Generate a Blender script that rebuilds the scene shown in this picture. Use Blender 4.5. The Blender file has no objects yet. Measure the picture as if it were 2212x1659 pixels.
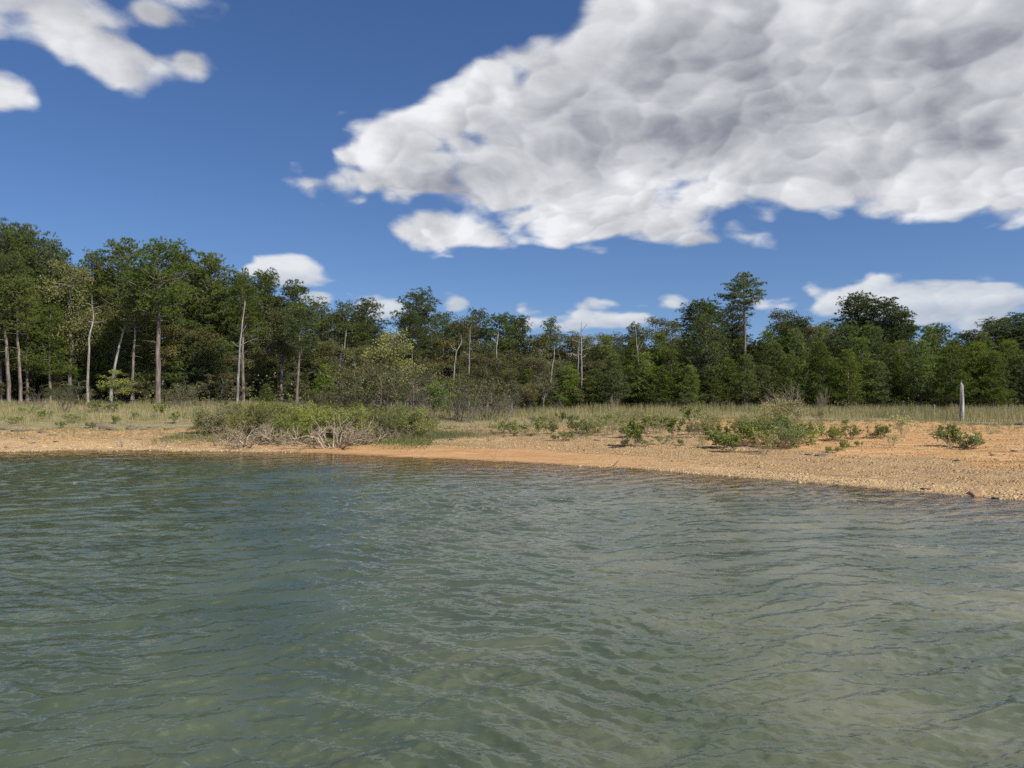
import bpy, math, random
import numpy as np

# ------------------------------------------------------------------ camera, sky, sun, exposure
SC = bpy.context.scene
H = 3.2                    # eye height above the lake
FV = 1640.0                # focal length in reading units of the photograph (2212 wide)
CX, CY = 1106.0, 829.5
cam = bpy.data.cameras.new('camera'); camo = bpy.data.objects.new('camera', cam)
SC.collection.objects.link(camo); SC.camera = camo
cam.sensor_width = 36; cam.lens = 36 * FV / 2212
cam.clip_start = 0.1; cam.clip_end = 20000
camo.location = (0, 0, H); camo.rotation_euler = (math.radians(90), 0, 0)

SUN_EL, SUN_AZ = 43.0, 128.0      # azimuth clockwise from +Y: right and behind the camera
se, sa = math.radians(SUN_EL), math.radians(SUN_AZ)
sun_dir = np.array([math.sin(sa) * math.cos(se), math.cos(sa) * math.cos(se), math.sin(se)])
from mathutils import Vector
sl = bpy.data.lights.new('sun', 'SUN'); sl.energy = 4.6; sl.angle = math.radians(0.5); sl.color = (1, .95, .86)
so = bpy.data.objects.new('sun', sl); SC.collection.objects.link(so)
so.rotation_euler = Vector(sun_dir).to_track_quat('Z', 'Y').to_euler()
SC.view_settings.view_transform = 'Standard'; SC.view_settings.look = 'None'
SC.view_settings.exposure = 0.2; SC.view_settings.gamma = 1
SC.cycles.max_bounces = 6; SC.cycles.transparent_max_bounces = 8
SC.cycles.diffuse_bounces = 3; SC.cycles.glossy_bounces = 3
SC.cycles.use_denoising = False


class NT:
    """tiny node-tree writer"""
    def __init__(s, tree):
        s.t = tree; tree.nodes.clear()
    def n(s, typ, inputs=None, **kw):
        nd = s.t.nodes.new(typ)
        for k, v in kw.items():
            setattr(nd, k, v)
        for k, v in (inputs or {}).items():
            sock = nd.inputs[k]
            if isinstance(v, bpy.types.NodeSocket):
                s.t.links.new(v, sock)
            else:
                sock.default_value = v
        return nd
    def m(s, op, a, b=0.0, c=None, clamp=False):
        d = {0: a, 1: b}
        if c is not None: d[2] = c
        return s.n('ShaderNodeMath', d, operation=op, use_clamp=clamp).outputs[0]
    def v(s, op, a, b=(0, 0, 0), out=0):
        return s.n('ShaderNodeVectorMath', {0: a, 1: b}, operation=op).outputs[out]
    def mix(s, f, a, b, blend='MIX'):
        nd = s.t.nodes.new('ShaderNodeMix'); nd.data_type = 'RGBA'; nd.blend_type = blend
        for i, val in ((0, f), (6, a), (7, b)):
            if isinstance(val, bpy.types.NodeSocket): s.t.links.new(val, nd.inputs[i])
            else:
                nd.inputs[i].default_value = val if i == 0 else (tuple(val) + (1,))[:4]
        return nd.outputs[2]
    def mr(s, x, a, b, c=0.0, d=1.0, smooth=True):
        return s.n('ShaderNodeMapRange', {0: x, 1: a, 2: b, 3: c, 4: d},
                   interpolation_type='SMOOTHSTEP' if smooth else 'LINEAR').outputs[0]
    def noise(s, vec, scale, detail=3, rough=.5, dist=0.0, out=0):
        return s.n('ShaderNodeTexNoise', {'Vector': vec, 'Scale': scale, 'Detail': detail,
                                          'Roughness': rough, 'Distortion': dist}).outputs[out]
    def voro(s, vec, scale, detail=0, rough=.5, feature='F1', out=0):
        nd = s.t.nodes.new('ShaderNodeTexVoronoi'); nd.feature = feature
        s.t.links.new(vec, nd.inputs['Vector']); nd.inputs['Scale'].default_value = scale
        if 'Detail' in nd.inputs: nd.inputs['Detail'].default_value = detail
        if 'Roughness' in nd.inputs: nd.inputs['Roughness'].default_value = rough
        return nd.outputs[out]


def build_world():
    w = bpy.data.worlds.new('World'); SC.world = w; w.use_nodes = True
    N = NT(w.node_tree)
    sky = N.n('ShaderNodeTexSky', sky_type='NISHITA', sun_disc=False, sun_elevation=se,
              sun_rotation=sa, altitude=100, air_density=1.0, dust_density=.15, ozone_density=2.0)
    d = N.n('ShaderNodeTexCoord').outputs['Generated']
    sp = N.n('ShaderNodeSeparateXYZ', {0: d})
    zs = N.m('ADD', N.m('MULTIPLY', N.m('MAXIMUM', sp.outputs[2], 0.0), 1.0), .11)
    N.t.links.new(N.v('NORMALIZE', N.n('ShaderNodeCombineXYZ', {0: sp.outputs[0], 1: sp.outputs[1], 2: zs}).outputs[0]), sky.inputs[0])
    az = N.m('ARCTAN2', sp.outputs[0], sp.outputs[1])
    el = N.m('ARCSINE', sp.outputs[2])
    c = N.n('ShaderNodeCombineXYZ', {0: az, 1: el}).outputs[0]
    # noise space: flattened cloud layer
    zz = N.m('ADD', N.m('MAXIMUM', sp.outputs[2], 0.0), .42)
    inv = N.m('DIVIDE', 1.0, zz)
    p = N.n('ShaderNodeVectorMath', {0: d, 'Scale': inv}, operation='SCALE').outputs[0]
    wv = N.noise(p, 3.0, 3, .5, out=1)
    pw = N.v('ADD', p, N.n('ShaderNodeVectorMath', {0: N.v('SUBTRACT', wv, (.5, .5, .5)), 'Scale': .17}, operation='SCALE').outputs[0])

    def dist_field(blobs, sm):
        f = None
        for (x, y, rx, ry) in blobs:
            X = (x - CX) / FV; Y = (CY - y) / FV
            a = math.atan(X); e = math.atan(Y * math.cos(a))
            r = rx / FV * math.cos(a) ** 2; q = ry / FV * math.cos(a)
            dd = N.v('MULTIPLY', N.v('SUBTRACT', c, (a, e, 0)), (1 / r, 1 / q, 0))
            L = N.v('LENGTH', dd, out=1)
            L = N.m('MULTIPLY', N.m('SUBTRACT', 1.0, L), min(r, q) * 10)
            f = L if f is None else N.n('ShaderNodeMath', {0: f, 1: L, 2: sm}, operation='SMOOTH_MAX').outputs[0]
        return f
    big = [(2150, 130, 560, 330), (1700, 120, 420, 260), (1500, 60, 250, 150), (1450, 260, 440, 170), (1040, 255, 215, 75),
           (1250, 350, 420, 125), (850, 388, 140, 54), (770, 345, 50, 30), (880, 300, 110, 80), (975, 500, 105, 52), (985, 412, 110, 42), (1300, 462, 280, 66), (1060, 195, 75, 75),
           (1850, 375, 560, 78), (2250, 360, 420, 80), (2600, 200, 500, 300), (1200, 140, 75, 26),
           (1700, -200, 500, 300), (2400, -300, 700, 400), (1450, 495, 190, 36)]
    left = [(110, 5, 310, 72), (310, 22, 100, 58), (230, 105, 112, 66), (262, 165, 70, 42), (408, 132, 48, 36), (-6, 195, 20, 22),
            (-150, -80, 300, 140), (62, 208, 22, 14), (330, 135, 60, 30)]
    low = [(615, 590, 112, 44), (555, 585, 75, 34), (675, 642, 55, 26), (820, 668, 105, 32), (988, 652, 60, 34), (1298, 653, 66, 24), (1390, 660, 34, 8),
           (1448, 652, 32, 18), (1150, 692, 85, 26), (1285, 694, 150, 30), (1125, 672, 18, 13), (2010, 655, 260, 60), (1870, 645, 130, 48),
           (2150, 665, 150, 56), (1690, 662, 55, 18), (2130, 603, 44, 14), (2500, 690, 300, 60), (-250, 640, 200, 50)]
    D1 = dist_field(big + left, .10)
    D2 = dist_field(low, .03)
    Ld = (-.45, .1, .88)
    def puff(v, sc, sm):
        nd = N.n('ShaderNodeTexVoronoi', {'Vector': v, 'Scale': sc, 'Smoothness': sm, 'Randomness': 1.0}, feature='SMOOTH_F1')
        loc = N.v('SUBTRACT', v, nd.outputs[2])
        return nd.outputs[0], N.m('MULTIPLY', N.v('DOT_PRODUCT', loc, Ld, out=1), sc)
    n_big = N.noise(pw, 3.8, 9, .56)
    f1, r1 = puff(pw, 7.5, .45)
    pw2 = N.v('ADD', pw, N.n('ShaderNodeVectorMath', {0: N.v('SUBTRACT', N.noise(p, 14, 2, .5, out=1), (.5, .5, .5)), 'Scale': .04}, operation='SCALE').outputs[0])
    f2, r2 = puff(pw2, 19, .4)
    tex = N.m('ADD', N.m('MULTIPLY', N.m('SUBTRACT', n_big, .5), 1.7),
              N.m('ADD', N.m('MULTIPLY', N.m('SUBTRACT', .42, f1), .85), N.m('MULTIPLY', N.m('SUBTRACT', .42, f2), .40)))
    gen = N.m('ADD', N.m('MULTIPLY', N.mr(el, .62, .95, -1.0, .1), .6), N.m('MULTIPLY', N.m('SUBTRACT', N.noise(p, 1.3, 3), .5), 1.6))
    d1 = N.m('MAXIMUM', N.m('ADD', N.m('ADD', D1, .05), N.m('MULTIPLY', tex, .50)), N.m('ADD', gen, N.m('MULTIPLY', tex, .4)))
    d2 = N.m('ADD', N.m('ADD', D2, .0), N.m('MULTIPLY', tex, .25))
    a1 = N.mr(d1, -.03, .17)
    a2 = N.mr(d2, 0.0, .10)
    n2_ = N.noise(N.v('ADD', pw, (-.04, .0, .06)), 3.8, 7, .55)
    rel = N.m('ADD', N.m('MULTIPLY', N.m('SUBTRACT', n_big, n2_), 1.3), N.m('ADD', N.m('MULTIPLY', r1, .19), N.m('MULTIPLY', r2, .17)))
    thick = N.mr(d1, .05, 1.6)
    lump = N.noise(N.v('MULTIPLY', pw, (1.0, 1.0, 2.4)), 2.6, 3, .5)
    shade1 = N.m('ADD', N.m('ADD', .66, N.m('MULTIPLY', rel, 1.55)), N.m('MULTIPLY', thick, -.22))
    shade1 = N.m('ADD', shade1, N.m('MULTIPLY', N.m('SUBTRACT', lump, .5), .7))
    dark = dist_field([(1760, 215, 240, 70), (2000, 365, 430, 95), (1350, 300, 260, 50), (1500, 150, 160, 60), (930, 400, 160, 40), (2200, 60, 200, 40)], .08)
    shade1 = N.m('SUBTRACT', shade1, N.mr(dark, -.35, .7, 0, .36))
    shade1 = N.mr(shade1, -.08, .98, 0, 1, False)
    c1 = N.mix(shade1, (.26, .275, .325), (.90, .91, .93))
    lowd = dist_field([(2010, 700, 300, 34), (1285, 712, 150, 12), (988, 668, 60, 9), (1298, 664, 66, 6), (620, 622, 110, 14), (820, 686, 100, 12), (2130, 612, 40, 5)], .02)
    shade2 = N.m('SUBTRACT', N.m('ADD', .75, N.m('MULTIPLY', rel, 1.3)), N.mr(lowd, -.25, .06, 0.0, .62), clamp=True)
    c2 = N.mix(shade2, (.46, .52, .62), (.84, .86, .88))
    s10 = 1.0 / 0.1 / 2 ** 0.2
    def up(col):
        return N.v('MULTIPLY', col, (s10, s10, s10))
    skyc = N.n('ShaderNodeHueSaturation', {'Hue': .511, 'Saturation': 1.22, 'Value': .97, 'Color': sky.outputs[0]}).outputs[0]
    col = N.mix(N.m('MULTIPLY', a2, .97), skyc, up(c2))
    col = N.mix(N.m('MULTIPLY', a1, .98), col, up(c1))
    bg = N.n('ShaderNodeBackground', {0: col, 1: .1})
    o = N.n('ShaderNodeOutputWorld'); N.t.links.new(bg.outputs[0], o.inputs[0])
build_world()
SC.world.cycles.sampling_method = 'MANUAL'; SC.world.cycles.sample_map_resolution = 256

# ------------------------------------------------------------------ helpers
rng = np.random.default_rng(11)
random.seed(5)
COL = SC.collection

def smooth(t):
    t = np.clip(t, 0, 1); return t * t * (3 - 2 * t)

SHX = np.array([-3000, -400, -120, -60, -24.2, -18, -8.7, -4.1, 1.7, 5.1, 7.9, 10.2, 12.1, 14.1, 20, 30, 45, 80, 300, 3000.])
SHY = np.array([200, 90, 55, 40, 35.9, 36.7, 35.2, 33.0, 30.2, 28.7, 26.1, 24.1, 22.2, 20.9, 17, 10, 0, -20, -120, -900.])
def shore(x):
    x = np.asarray(x, float)
    return np.interp(x, SHX, SHY) + .12 * np.sin(x * 1.7) + .07 * np.sin(x * 4.3 + 1) + .2 * np.sin(x * .55 + 2)

_ph = rng.uniform(0, 6.28, (24, 3))
def lump(x, y, wl, amp, k=0):
    r = 0
    for i in range(6):
        a = _ph[(i + k) % 24]; th = a[0]; f = 6.28 / wl * (.6 + .25 * i)
        r = r + np.sin((x * math.cos(th) + y * math.sin(th)) * f + a[1]) * np.cos((x * math.sin(th * 1.7) - y * math.cos(th * 1.3)) * f * .7 + a[2])
    return r * amp / 3

def ground_z(x, y):
    x = np.asarray(x, float); y = np.asarray(y, float)
    s = y - shore(x)
    t = smooth((x + 20) / 25)
    L = np.interp(s, [-60, -12, -3, 0, 10, 34, 60, 90], [-2.2, -1.3, -.3, 0, .5, 1.8, 2.6, 3.2])
    R = np.interp(s, [-60, -12, -3, 0, 3, 14, 31, 60, 100], [-2.2, -.9, -.25, 0, .16, .5, .9, 1.05, 1.5])
    z = L * (1 - t) + R * t
    land = smooth(s / 4)
    z = z + lump(x, y, 6, .035, 0) * land + lump(x, y, 1.9, .014, 5) * land
    z = z + lump(x, y, 14, .12, 9) * smooth((s - 12) / 12)
    z = z + smooth((y - 82) / 150) * (11 + 2 * np.sin(x * .02)) * smooth((s - 10) / 20)
    return z
def gz(x, y): return float(ground_z(x, y))

def at(xv, Y):                       # bearing xv at depth Y -> standing point
    x = (xv - CX) / FV * Y
    return x, Y, gz(x, Y)
def on(xv, yv):                      # the ground point seen at (xv, yv)
    k = (yv - CY) / FV
    Y = 18.0
    while Y < 95:
        x = (xv - CX) / FV * Y
        if gz(x, Y) >= H - k * Y: return x, Y, gz(x, Y)
        Y += .05
    return at(xv, 70)
def top_h(yv, Y, z0): return H - (yv - CY) / FV * Y - z0

def quads(name, V, F, mats, smooth_sh=False, mi=None):
    V = np.asarray(V, np.float32).reshape(-1, 3); F = np.asarray(F, np.int32).reshape(-1, 4)
    me = bpy.data.meshes.new(name)
    me.vertices.add(len(V)); me.vertices.foreach_set('co', V.ravel())
    me.loops.add(F.size); me.loops.foreach_set('vertex_index', F.ravel())
    me.polygons.add(len(F)); me.polygons.foreach_set('loop_start', np.arange(0, F.size, 4, dtype=np.int32))
    if smooth_sh: me.polygons.foreach_set('use_smooth', np.ones(len(F), bool))
    for m in (mats if isinstance(mats, (list, tuple)) else [mats]): me.materials.append(m)
    if mi is not None: me.polygons.foreach_set('material_index', np.asarray(mi, np.int32))
    me.update(calc_edges=True)
    return me

class Buf:
    def __init__(s): s.V = []; s.F = []; s.n = 0
    def add(s, V, F):
        V = np.asarray(V, float).reshape(-1, 3); F = np.asarray(F, int).reshape(-1, 4)
        s.V.append(V); s.F.append(F + s.n); s.n += len(V)
    def tube(s, P, R, sides=5, cap=True):
        P = np.asarray(P, float); n = len(P)
        T = np.gradient(P, axis=0); T /= np.linalg.norm(T, axis=1)[:, None] + 1e-9
        ref = np.array([0, 0, 1.]) if abs(T[0][2]) < .9 else np.array([1., 0, 0])
        A = np.cross(T, ref); A /= np.linalg.norm(A, axis=1)[:, None] + 1e-9
        B = np.cross(T, A)
        an = np.arange(sides) / sides * 2 * math.pi
        ring = (A[:, None] * np.cos(an)[None, :, None] + B[:, None] * np.sin(an)[None, :, None]) * np.asarray(R)[:, None, None]
        V = (P[:, None] + ring).reshape(-1, 3)
        i, j = np.meshgrid(np.arange(n - 1), np.arange(sides), indexing='ij'); i = i.ravel(); j = j.ravel(); k = (j + 1) % sides
        F = np.stack([i * sides + j, i * sides + k, (i + 1) * sides + k, (i + 1) * sides + j], 1)
        s.add(V, F)
        if cap and sides >= 4:
            b = (n - 1) * sides
            for q in range(1, sides - 2, 2):
                s.add(V[[b, b + q, b + q + 1, b + q + 2]], [[0, 1, 2, 3]])
    def leaves(s, C, D, W, ln, wd, shape='leaf'):
        """C centres, D long axis (unit), W side axis (unit)"""
        ln = np.asarray(ln)[:, None]; wd = np.asarray(wd)[:, None]
        if shape == 'leaf':
            V = np.stack([C, C + D * ln * .5 + W * wd * .5, C + D * ln, C + D * ln * .5 - W * wd * .5], 1)
        else:
            V = np.stack([C - W * wd * .5, C + W * wd * .5, C + D * ln + W * wd * .15, C + D * ln - W * wd * .15], 1)
        m = len(C)
        s.add(V.reshape(-1, 3), np.arange(m * 4).reshape(m, 4))
    def mesh(s, name, mat, sm=False):
        return quads(name, np.concatenate(s.V), np.concatenate(s.F), mat, sm)

def rvec(r, n):
    v = r.normal(size=(n, 3)); return v / (np.linalg.norm(v, axis=1)[:, None] + 1e-9)
def unit(v): return v / (np.linalg.norm(v, axis=-1, keepdims=True) + 1e-9)

# ------------------------------------------------------------------ materials
def mat(name):
    m = bpy.data.materials.new(name); m.use_nodes = True
    return m, NT(m.node_tree)
def finish(N, sh, disp=None):
    o = N.n('ShaderNodeOutputMaterial'); N.t.links.new(sh, o.inputs[0])

def leaf_mat(name, a, b, transl=.25, dead=None, deadp=.0, rough=.55, spec=.25):
    m, N = mat(name)
    g = N.n('ShaderNodeNewGeometry'); rnd = g.outputs['Random Per Island']
    oi = N.n('ShaderNodeObjectInfo'); tc = N.n('ShaderNodeTexCoord').outputs['Object']
    col = N.mix(rnd, a, b)
    big = N.noise(tc, .55, 2)
    col = N.mix(N.mr(big, .35, .68), col, N.v('MULTIPLY', col, (1.35, 1.22, .85)))
    if dead:
        r2 = N.m('FRACT', N.m('MULTIPLY', rnd, 37.7))
        col = N.mix(N.m('LESS_THAN', r2, deadp), col, dead)
    hs = N.n('ShaderNodeHueSaturation', {'Hue': N.mr(oi.outputs['Random'], 0, 1, .488, .51, False),
                                         'Saturation': N.mr(N.m('FRACT', N.m('MULTIPLY', oi.outputs['Random'], 7.3)), 0, 1, .82, 1.08, False),
                                         'Value': N.mr(N.m('FRACT', N.m('MULTIPLY', oi.outputs['Random'], 13.7)), 0, 1, .72, 1.38, False),
                                         'Color': col})
    col = hs.outputs[0]
    p = N.n('ShaderNodeBsdfPrincipled', {'Base Color': col, 'Roughness': rough, 'Specular IOR Level': spec})
    t = N.n('ShaderNodeBsdfTranslucent', {0: N.v('MULTIPLY', col, (1.2, 1.25, .6))})
    mx = N.n('ShaderNodeMixShader', {0: transl, 1: p.outputs[0], 2: t.outputs[0]})
    finish(N, mx.outputs[0]); return m

def bark_mat(name, a, b, scale=6, bump=.02, stretch=.15, c=None):
    m, N = mat(name)
    tc = N.n('ShaderNodeTexCoord').outputs['Object']
    v = N.v('MULTIPLY', tc, (1, 1, stretch))
    n = N.noise(v, scale, 6, .65); n2 = N.noise(tc, 1.1, 3)
    col = N.mix(N.mr(n, .38, .62), a, b)
    if c: col = N.mix(N.mr(n2, .5, .62), col, c)
    bp = N.n('ShaderNodeBump', {'Height': n, 'Distance': bump, 'Strength': 1.0})
    p = N.n('ShaderNodeBsdfPrincipled', {'Base Color': col, 'Roughness': .9, 'Specular IOR Level': .2, 'Normal': bp.outputs[0]})
    finish(N, p.outputs[0]); return m

M = {}
M['pine'] = leaf_mat('pine needles', (.050, .076, .018), (.122, .156, .038), .2)
M['pine_young'] = leaf_mat('young pine needles', (.076, .112, .024), (.175, .218, .052), .27)
M['oak'] = leaf_mat('oak leaves', (.062, .076, .026), (.140, .148, .056), .2, (.20, .13, .06), .05)
M['brown'] = leaf_mat('turning leaves', (.085, .086, .034), (.155, .148, .062), .2, (.16, .095, .045), .16)
M['yellow'] = leaf_mat('yellow green leaves', (.21, .235, .06), (.42, .42, .14), .32)
M['lime'] = leaf_mat('fresh green leaves', (.09, .135, .035), (.19, .24, .07), .3)
M['shrub'] = leaf_mat('shrub leaves', (.12, .165, .035), (.25, .29, .075), .3, (.26, .21, .09), .1)
M['seedling'] = leaf_mat('seedling leaves', (.13, .165, .045), (.27, .30, .10), .3)
M['dryleaf'] = leaf_mat('dry weed leaves', (.20, .21, .08), (.36, .34, .16), .25)
M['bark'] = bark_mat('pine bark', (.12, .09, .075), (.27, .22, .185), 7)
M['oakbark'] = bark_mat('grey bark', (.12, .11, .095), (.25, .23, .20), 7)
M['dead'] = bark_mat('weathered dead wood', (.15, .135, .12), (.41, .38, .34), 8, .02, .12, (.27, .215, .18))
M['deadpale'] = bark_mat('bleached dead wood', (.26, .235, .20), (.62, .57, .50), 8, .02, .12)
M['twig'] = bark_mat('pale dry twigs', (.24, .185, .12), (.47, .38, .27), 12, .004, .4)
M['twigdark'] = bark_mat('grey brown twigs', (.13, .11, .095), (.26, .225, .195), 12, .004, .4)

# ------------------------------------------------------------------ terrain
def ground_material():
    m, N = mat('lake shore ground')
    g = N.n('ShaderNodeNewGeometry').outputs['Position']
    A = lambda nm: N.n('ShaderNodeAttribute', attribute_name=nm).outputs['Fac']
    fl = N.v('MULTIPLY', g, (.55, 1.4, 1))           # layers run along the shore
    n1 = N.noise(g, .35, 5, .6); n2 = N.noise(fl, 1.1, 5, .62); n3 = N.noise(g, 9, 4, .65); n4 = N.noise(fl, 3.2, 6, .7)
    clay = N.mix(N.mr(n2, .3, .7), (.48, .26, .10), (.59, .37, .17))
    gravel = N.mix(N.mr(n4, .36, .64), (.32, .205, .10), (.56, .38, .19))
    gravel = N.mix(N.mr(n2, .52, .68), gravel, (.27, .195, .13))
    gravel = N.mix(N.mr(N.m('ADD', A('sd'), N.m('MULTIPLY', N.m('SUBTRACT', n1, .5), .12)), .05, .09), gravel, N.mix(.5, gravel, (.39, .27, .14)))
    tan = N.mix(N.mr(n4, .4, .6), (.46, .30, .14), (.60, .43, .23))
    mud = N.mix(N.mr(n2, .3, .7), (.46, .25, .10), (.56, .33, .15))
    dry = N.mix(N.mr(n2, .35, .65), (.24, .21, .10), (.36, .29, .16))
    litter = N.mix(n3, (.03, .024, .015), (.09, .065, .04))
    col = N.mix(N.mr(N.m('ADD', A('clay'), N.m('MULTIPLY', N.m('SUBTRACT', n1, .5), 1.6)), .35, .65), gravel, clay)
    col = N.mix(N.mr(N.m('ADD', A('pale'), N.m('MULTIPLY', N.m('SUBTRACT', n2, .5), .8)), .4, .6), col, tan)
    col = N.mix(A('mud'), col, mud)
    col = N.mix(N.mr(N.m('ADD', A('grass'), N.m('MULTIPLY', N.m('SUBTRACT', n2, .5), 1.5)), .35, .65), col, dry)
    col = N.mix(A('moss'), col, N.mix(n3, (.08, .115, .03), (.16, .19, .06)))
    col = N.mix(A('litter'), col, litter)
    sb = N.n('ShaderNodeCombineXYZ', {0: N.m('MULTIPLY', N.n('ShaderNodeSeparateXYZ', {0: g}).outputs[0], .09), 1: N.m('MULTIPLY', A('sd'), 40.0)}).outputs[0]
    band = N.noise(sb, 1.5, 4, .65)
    col = N.mix(N.m('MULTIPLY', N.mr(band, .52, .64), .55), col, N.v('MULTIPLY', col, (.58, .52, .5)))
    col = N.mix(N.m('MULTIPLY', A('wet'), .8), col, N.v('MULTIPLY', col, (.42, .36, .32)))
    # pebbly relief
    vr = N.voro(g, 11, 2); vr2 = N.voro(g, 27, 1)
    cell = N.voro(g, 11, 2, out=1)
    rough_k = N.m('SUBTRACT', 1.0, A('mud'))
    cs = N.n('ShaderNodeSeparateColor', {0: cell}).outputs[0]
    tint = N.m('ADD', .8, N.m('MULTIPLY', cs, .4))
    comb = N.n('ShaderNodeCombineColor', {0: tint, 1: tint, 2: tint}).outputs[0]
    col = N.mix(rough_k, col, N.mix(1.0, col, comb, 'MULTIPLY'))
    col = N.mix(N.m('MULTIPLY', rough_k, N.mr(n4, .56, .63)), col, N.v('MULTIPLY', col, (.55, .52, .5)))
    h = N.m('MULTIPLY', N.m('ADD', N.m('SUBTRACT', .6, vr), N.m('MULTIPLY', N.m('SUBTRACT', .5, vr2), .4)), rough_k)
    h = N.m('ADD', N.m('MULTIPLY', h, .05), N.m('MULTIPLY', n4, .10))
    bp = N.n('ShaderNodeBump', {'Height': h, 'Distance': 1.0, 'Strength': .9})
    rg = N.m('SUBTRACT', .95, N.m('MULTIPLY', A('wet'), .45))
    p = N.n('ShaderNodeBsdfPrincipled', {'Base Color': col, 'Roughness': rg, 'Specular IOR Level': .25, 'Normal': bp.outputs[0]})
    finish(N, p.outputs[0]); return m

def graded(a, b, step, far):
    mid = np.arange(a, b, step); out = []; x = step; pos = b
    while pos < far: out.append(pos); pos += x; x *= 1.22
    out2 = []; x = step; pos = a - step
    while pos > -far: out2.append(pos); x *= 1.22; pos -= x
    return np.array(out2[::-1] + list(mid) + out)

GE_X = [-80, -31, -10, 3, 10, 16, 29, 45, 80]; GE_Y = [50, 45.5, 46, 47.5, 50, 51, 43.5, 38, 30]
FE_X = [-80, -47, -30, -10, 5, 20, 41, 60, 120]; FE_Y = [72, 66, 62, 59, 61, 61, 57, 52, 40]
def grass_edge(x): return np.interp(x, GE_X, GE_Y)
def forest_edge(x): return np.interp(x, FE_X, FE_Y)

def build_ground():
    xs = graded(-62, 62, .3, 3500); ys = graded(14, 84, .22, 4000)
    X, Y = np.meshgrid(xs, ys); X = X.ravel(); Y = Y.ravel()
    Z = ground_z(X, Y)
    s = Y - shore(X)
    near = smooth((s + .5) / .5) * smooth((60 - s) / 20)
    Z = Z + near * rng.normal(0, .006, len(Z))
    nx, ny = len(xs), len(ys)
    i, j = np.meshgrid(np.arange(ny - 1), np.arange(nx - 1), indexing='ij'); i = i.ravel(); j = j.ravel()
    F = np.stack([i * nx + j, i * nx + j + 1, (i + 1) * nx + j + 1, (i + 1) * nx + j], 1)
    me = quads('ground', np.stack([X, Y, Z], 1), F, ground_material(), True)
    def attr(n, a):
        at_ = me.attributes.new(n, 'FLOAT', 'POINT'); at_.data.foreach_set('value', np.clip(a, 0, 1).astype(np.float32))
    L = lump(X, Y, 9, 1, 3)
    clay = np.where(X > 6, smooth((s - 5 + 3 * L) / 7) * smooth((X - 6) / 8) * (1 - smooth((s - 32) / 6)), 0)
    clay = np.maximum(clay, .75 * smooth((s - 5 - L) / 4) * (1 - smooth((s - 10) / 3)) * (X < -12))
    attr('clay', clay)
    pale = .9 * np.exp(-((s - 1.2) / .9) ** 2) * smooth((X - 5) / 3)
    pale = np.maximum(pale, .8 * np.exp(-((s - 2.5 - .5 * L) / 2.2) ** 2) * smooth((-17 - X) / 3))
    pale = np.maximum(pale, .9 * np.exp(-((s - 7.5) / 1.0) ** 2) * np.exp(-((X + 3) / 4) ** 2))
    pale = np.maximum(pale, smooth((-s + .1) / .4) * smooth((s + 14) / 5))
    attr('pale', pale)
    mud = np.exp(-((X + 3) / 9) ** 4) * (1 - smooth((s - 3.2 - .5 * L) / 1.2)) * smooth((s + 6) / 1)
    attr('mud', mud); attr('sd', s / 40)
    attr('wet', np.exp(-((s - .1) / .13) ** 2))
    fe = forest_edge(X); ge = grass_edge(X)
    attr('grass', smooth((Y - ge + 3) / 5))
    attr('litter', smooth((Y - fe + 3) / 4))
    attr('moss', np.exp(-((X + 10) / 7) ** 4) * np.exp(-((s - 5) / 1.6) ** 2) * .9)
    o = bpy.data.objects.new('ground', me); COL.objects.link(o); o['kind'] = 'structure'
build_ground()

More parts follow.
